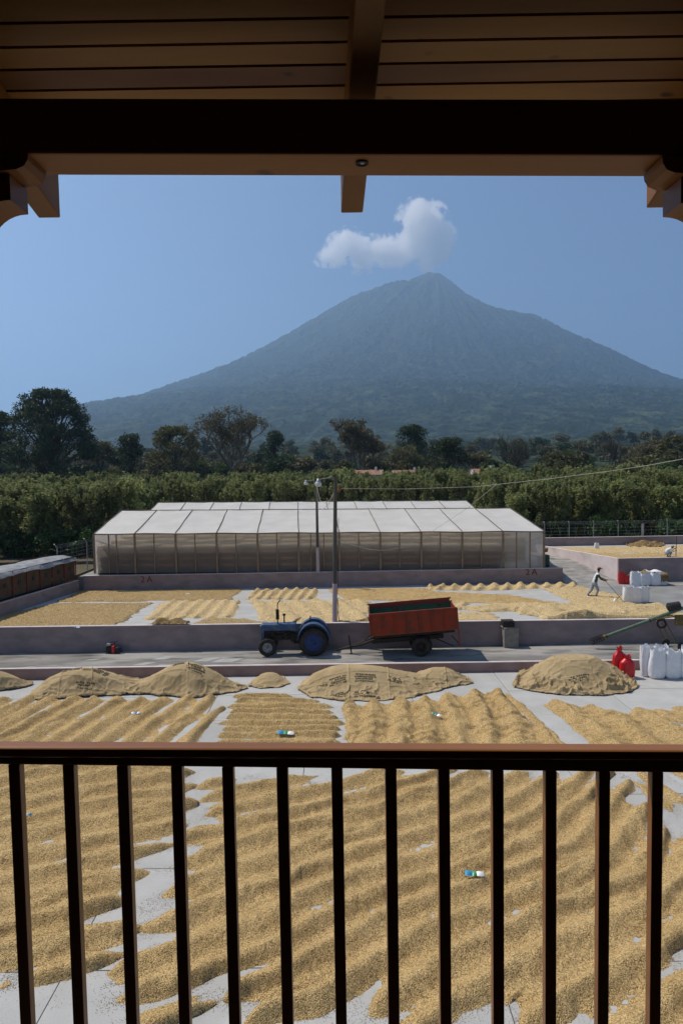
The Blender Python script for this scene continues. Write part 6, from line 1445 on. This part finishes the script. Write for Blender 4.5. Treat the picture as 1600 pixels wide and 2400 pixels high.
# lintel
la0, la1 = atY(0, 352, 1.80), atY(1568, 356, 1.80); lt0, lt1 = atY(0, 223, 1.80), atY(1568, 226, 1.80)
def lerpz(a, b_, x): return a.z + (b_.z - a.z) * (x - a.x) / (b_.x - a.x)
X_0, X_1 = -2.6, 2.6
yB = 1.80 + .130
hx = [(X_0, 1.80, lerpz(la0, la1, X_0)), (X_1, 1.80, lerpz(la0, la1, X_1)), (X_1, yB, lerpz(la0, la1, X_1)), (X_0, yB, lerpz(la0, la1, X_0)),
      (X_0, 1.80, lerpz(lt0, lt1, X_0)), (X_1, 1.80, lerpz(lt0, lt1, X_1)), (X_1, yB, lerpz(lt0, lt1, X_1)), (X_0, yB, lerpz(lt0, lt1, X_0))]
lin = thing('lintel_beam', (0, 1.80, H), label='heavy square wooden lintel beam spanning above the view', cat='beam')
bevel(MB().hexa([(p[0], p[1] - 1.80, p[2] - H) for p in hx]).obj('beam', 'woodbeam', lin), .006)
p = atY(831, 364, 1.84); zb_ = lerpz(la0, la1, p.x)
dl = thing('downlight', (p.x, 1.845, zb_), label='small round recessed spotlight set under the lintel', cat='spotlight')
MB().lathe([(.0165, -.0006), (.0175, -.004), (.0145, -.0045), (.0125, -.001)], seg=28).obj('trim_ring', 'black', dl, smooth=True)
MB().lathe([(.001, -.002), (.013, -.0015)], seg=24).obj('reflector', 'black', dl)
MB().lathe([(.001, -.004), (.004, -.0038), (.0055, -.002)], (.001, 0, 0), seg=16).obj('bulb', 'metal', dl, smooth=True)
# columns with scrolled bracket capitals outside the frame edges
def zapata(side, xe, label):
    zc = lerpz(la0, la1, xe)
    col = thing('balcony_column', (xe + side * .18, 1.865, OZ), label=label, cat='column')
    cx = 0.0; top = zc - OZ
    # upper corbel along the lintel, nose rounded
    nose = atY(66 if side < 0 else 1519, 360, 1.80).x - (xe + side * .18); s = -side
    pr = [(nose, top - .002), (nose + side * .002, top - .018), (nose + side * .012, top - .034), (nose + side * .032, top - .042), (nose + side * .075, top - .045), (side * .3, top - .045), (side * .3, top - .002)]
    MB().prism(pr, -.068, .040, 'y').obj('upper_corbel', 'woodbeam', col)
    # cross corbel running outwards under it, with a cove at its end
    # lower corbel with a concave scoop
    lo = nose + side * .058
    pr = [(lo, top - .047), (lo, top - .112)] + [(lo + side * (.004 + .10 * math.sin(t)), top - .112 - .10 * (1 - math.cos(t))) for t in np.linspace(0, 1.5, 10)] + [(side * .3, top - .212), (side * .3, top - .047)]
    MB().prism(pr, -.050, .050, 'y').obj('lower_corbel', 'woodbeam', col)
    MB().lathe([(.085, 0), (.085, .1), (.075, .12), (.075, top - .24), (.085, top - .21), (.085, top - .19)], (side * .10, 0, 0), 'z', 24).obj('shaft', 'rail', col, smooth=True)
    return col
zapata(-1, -.93, 'round wooden column with scrolled bracket at the left edge')
zapata(1, .99, 'round wooden column with scrolled bracket at the right edge')
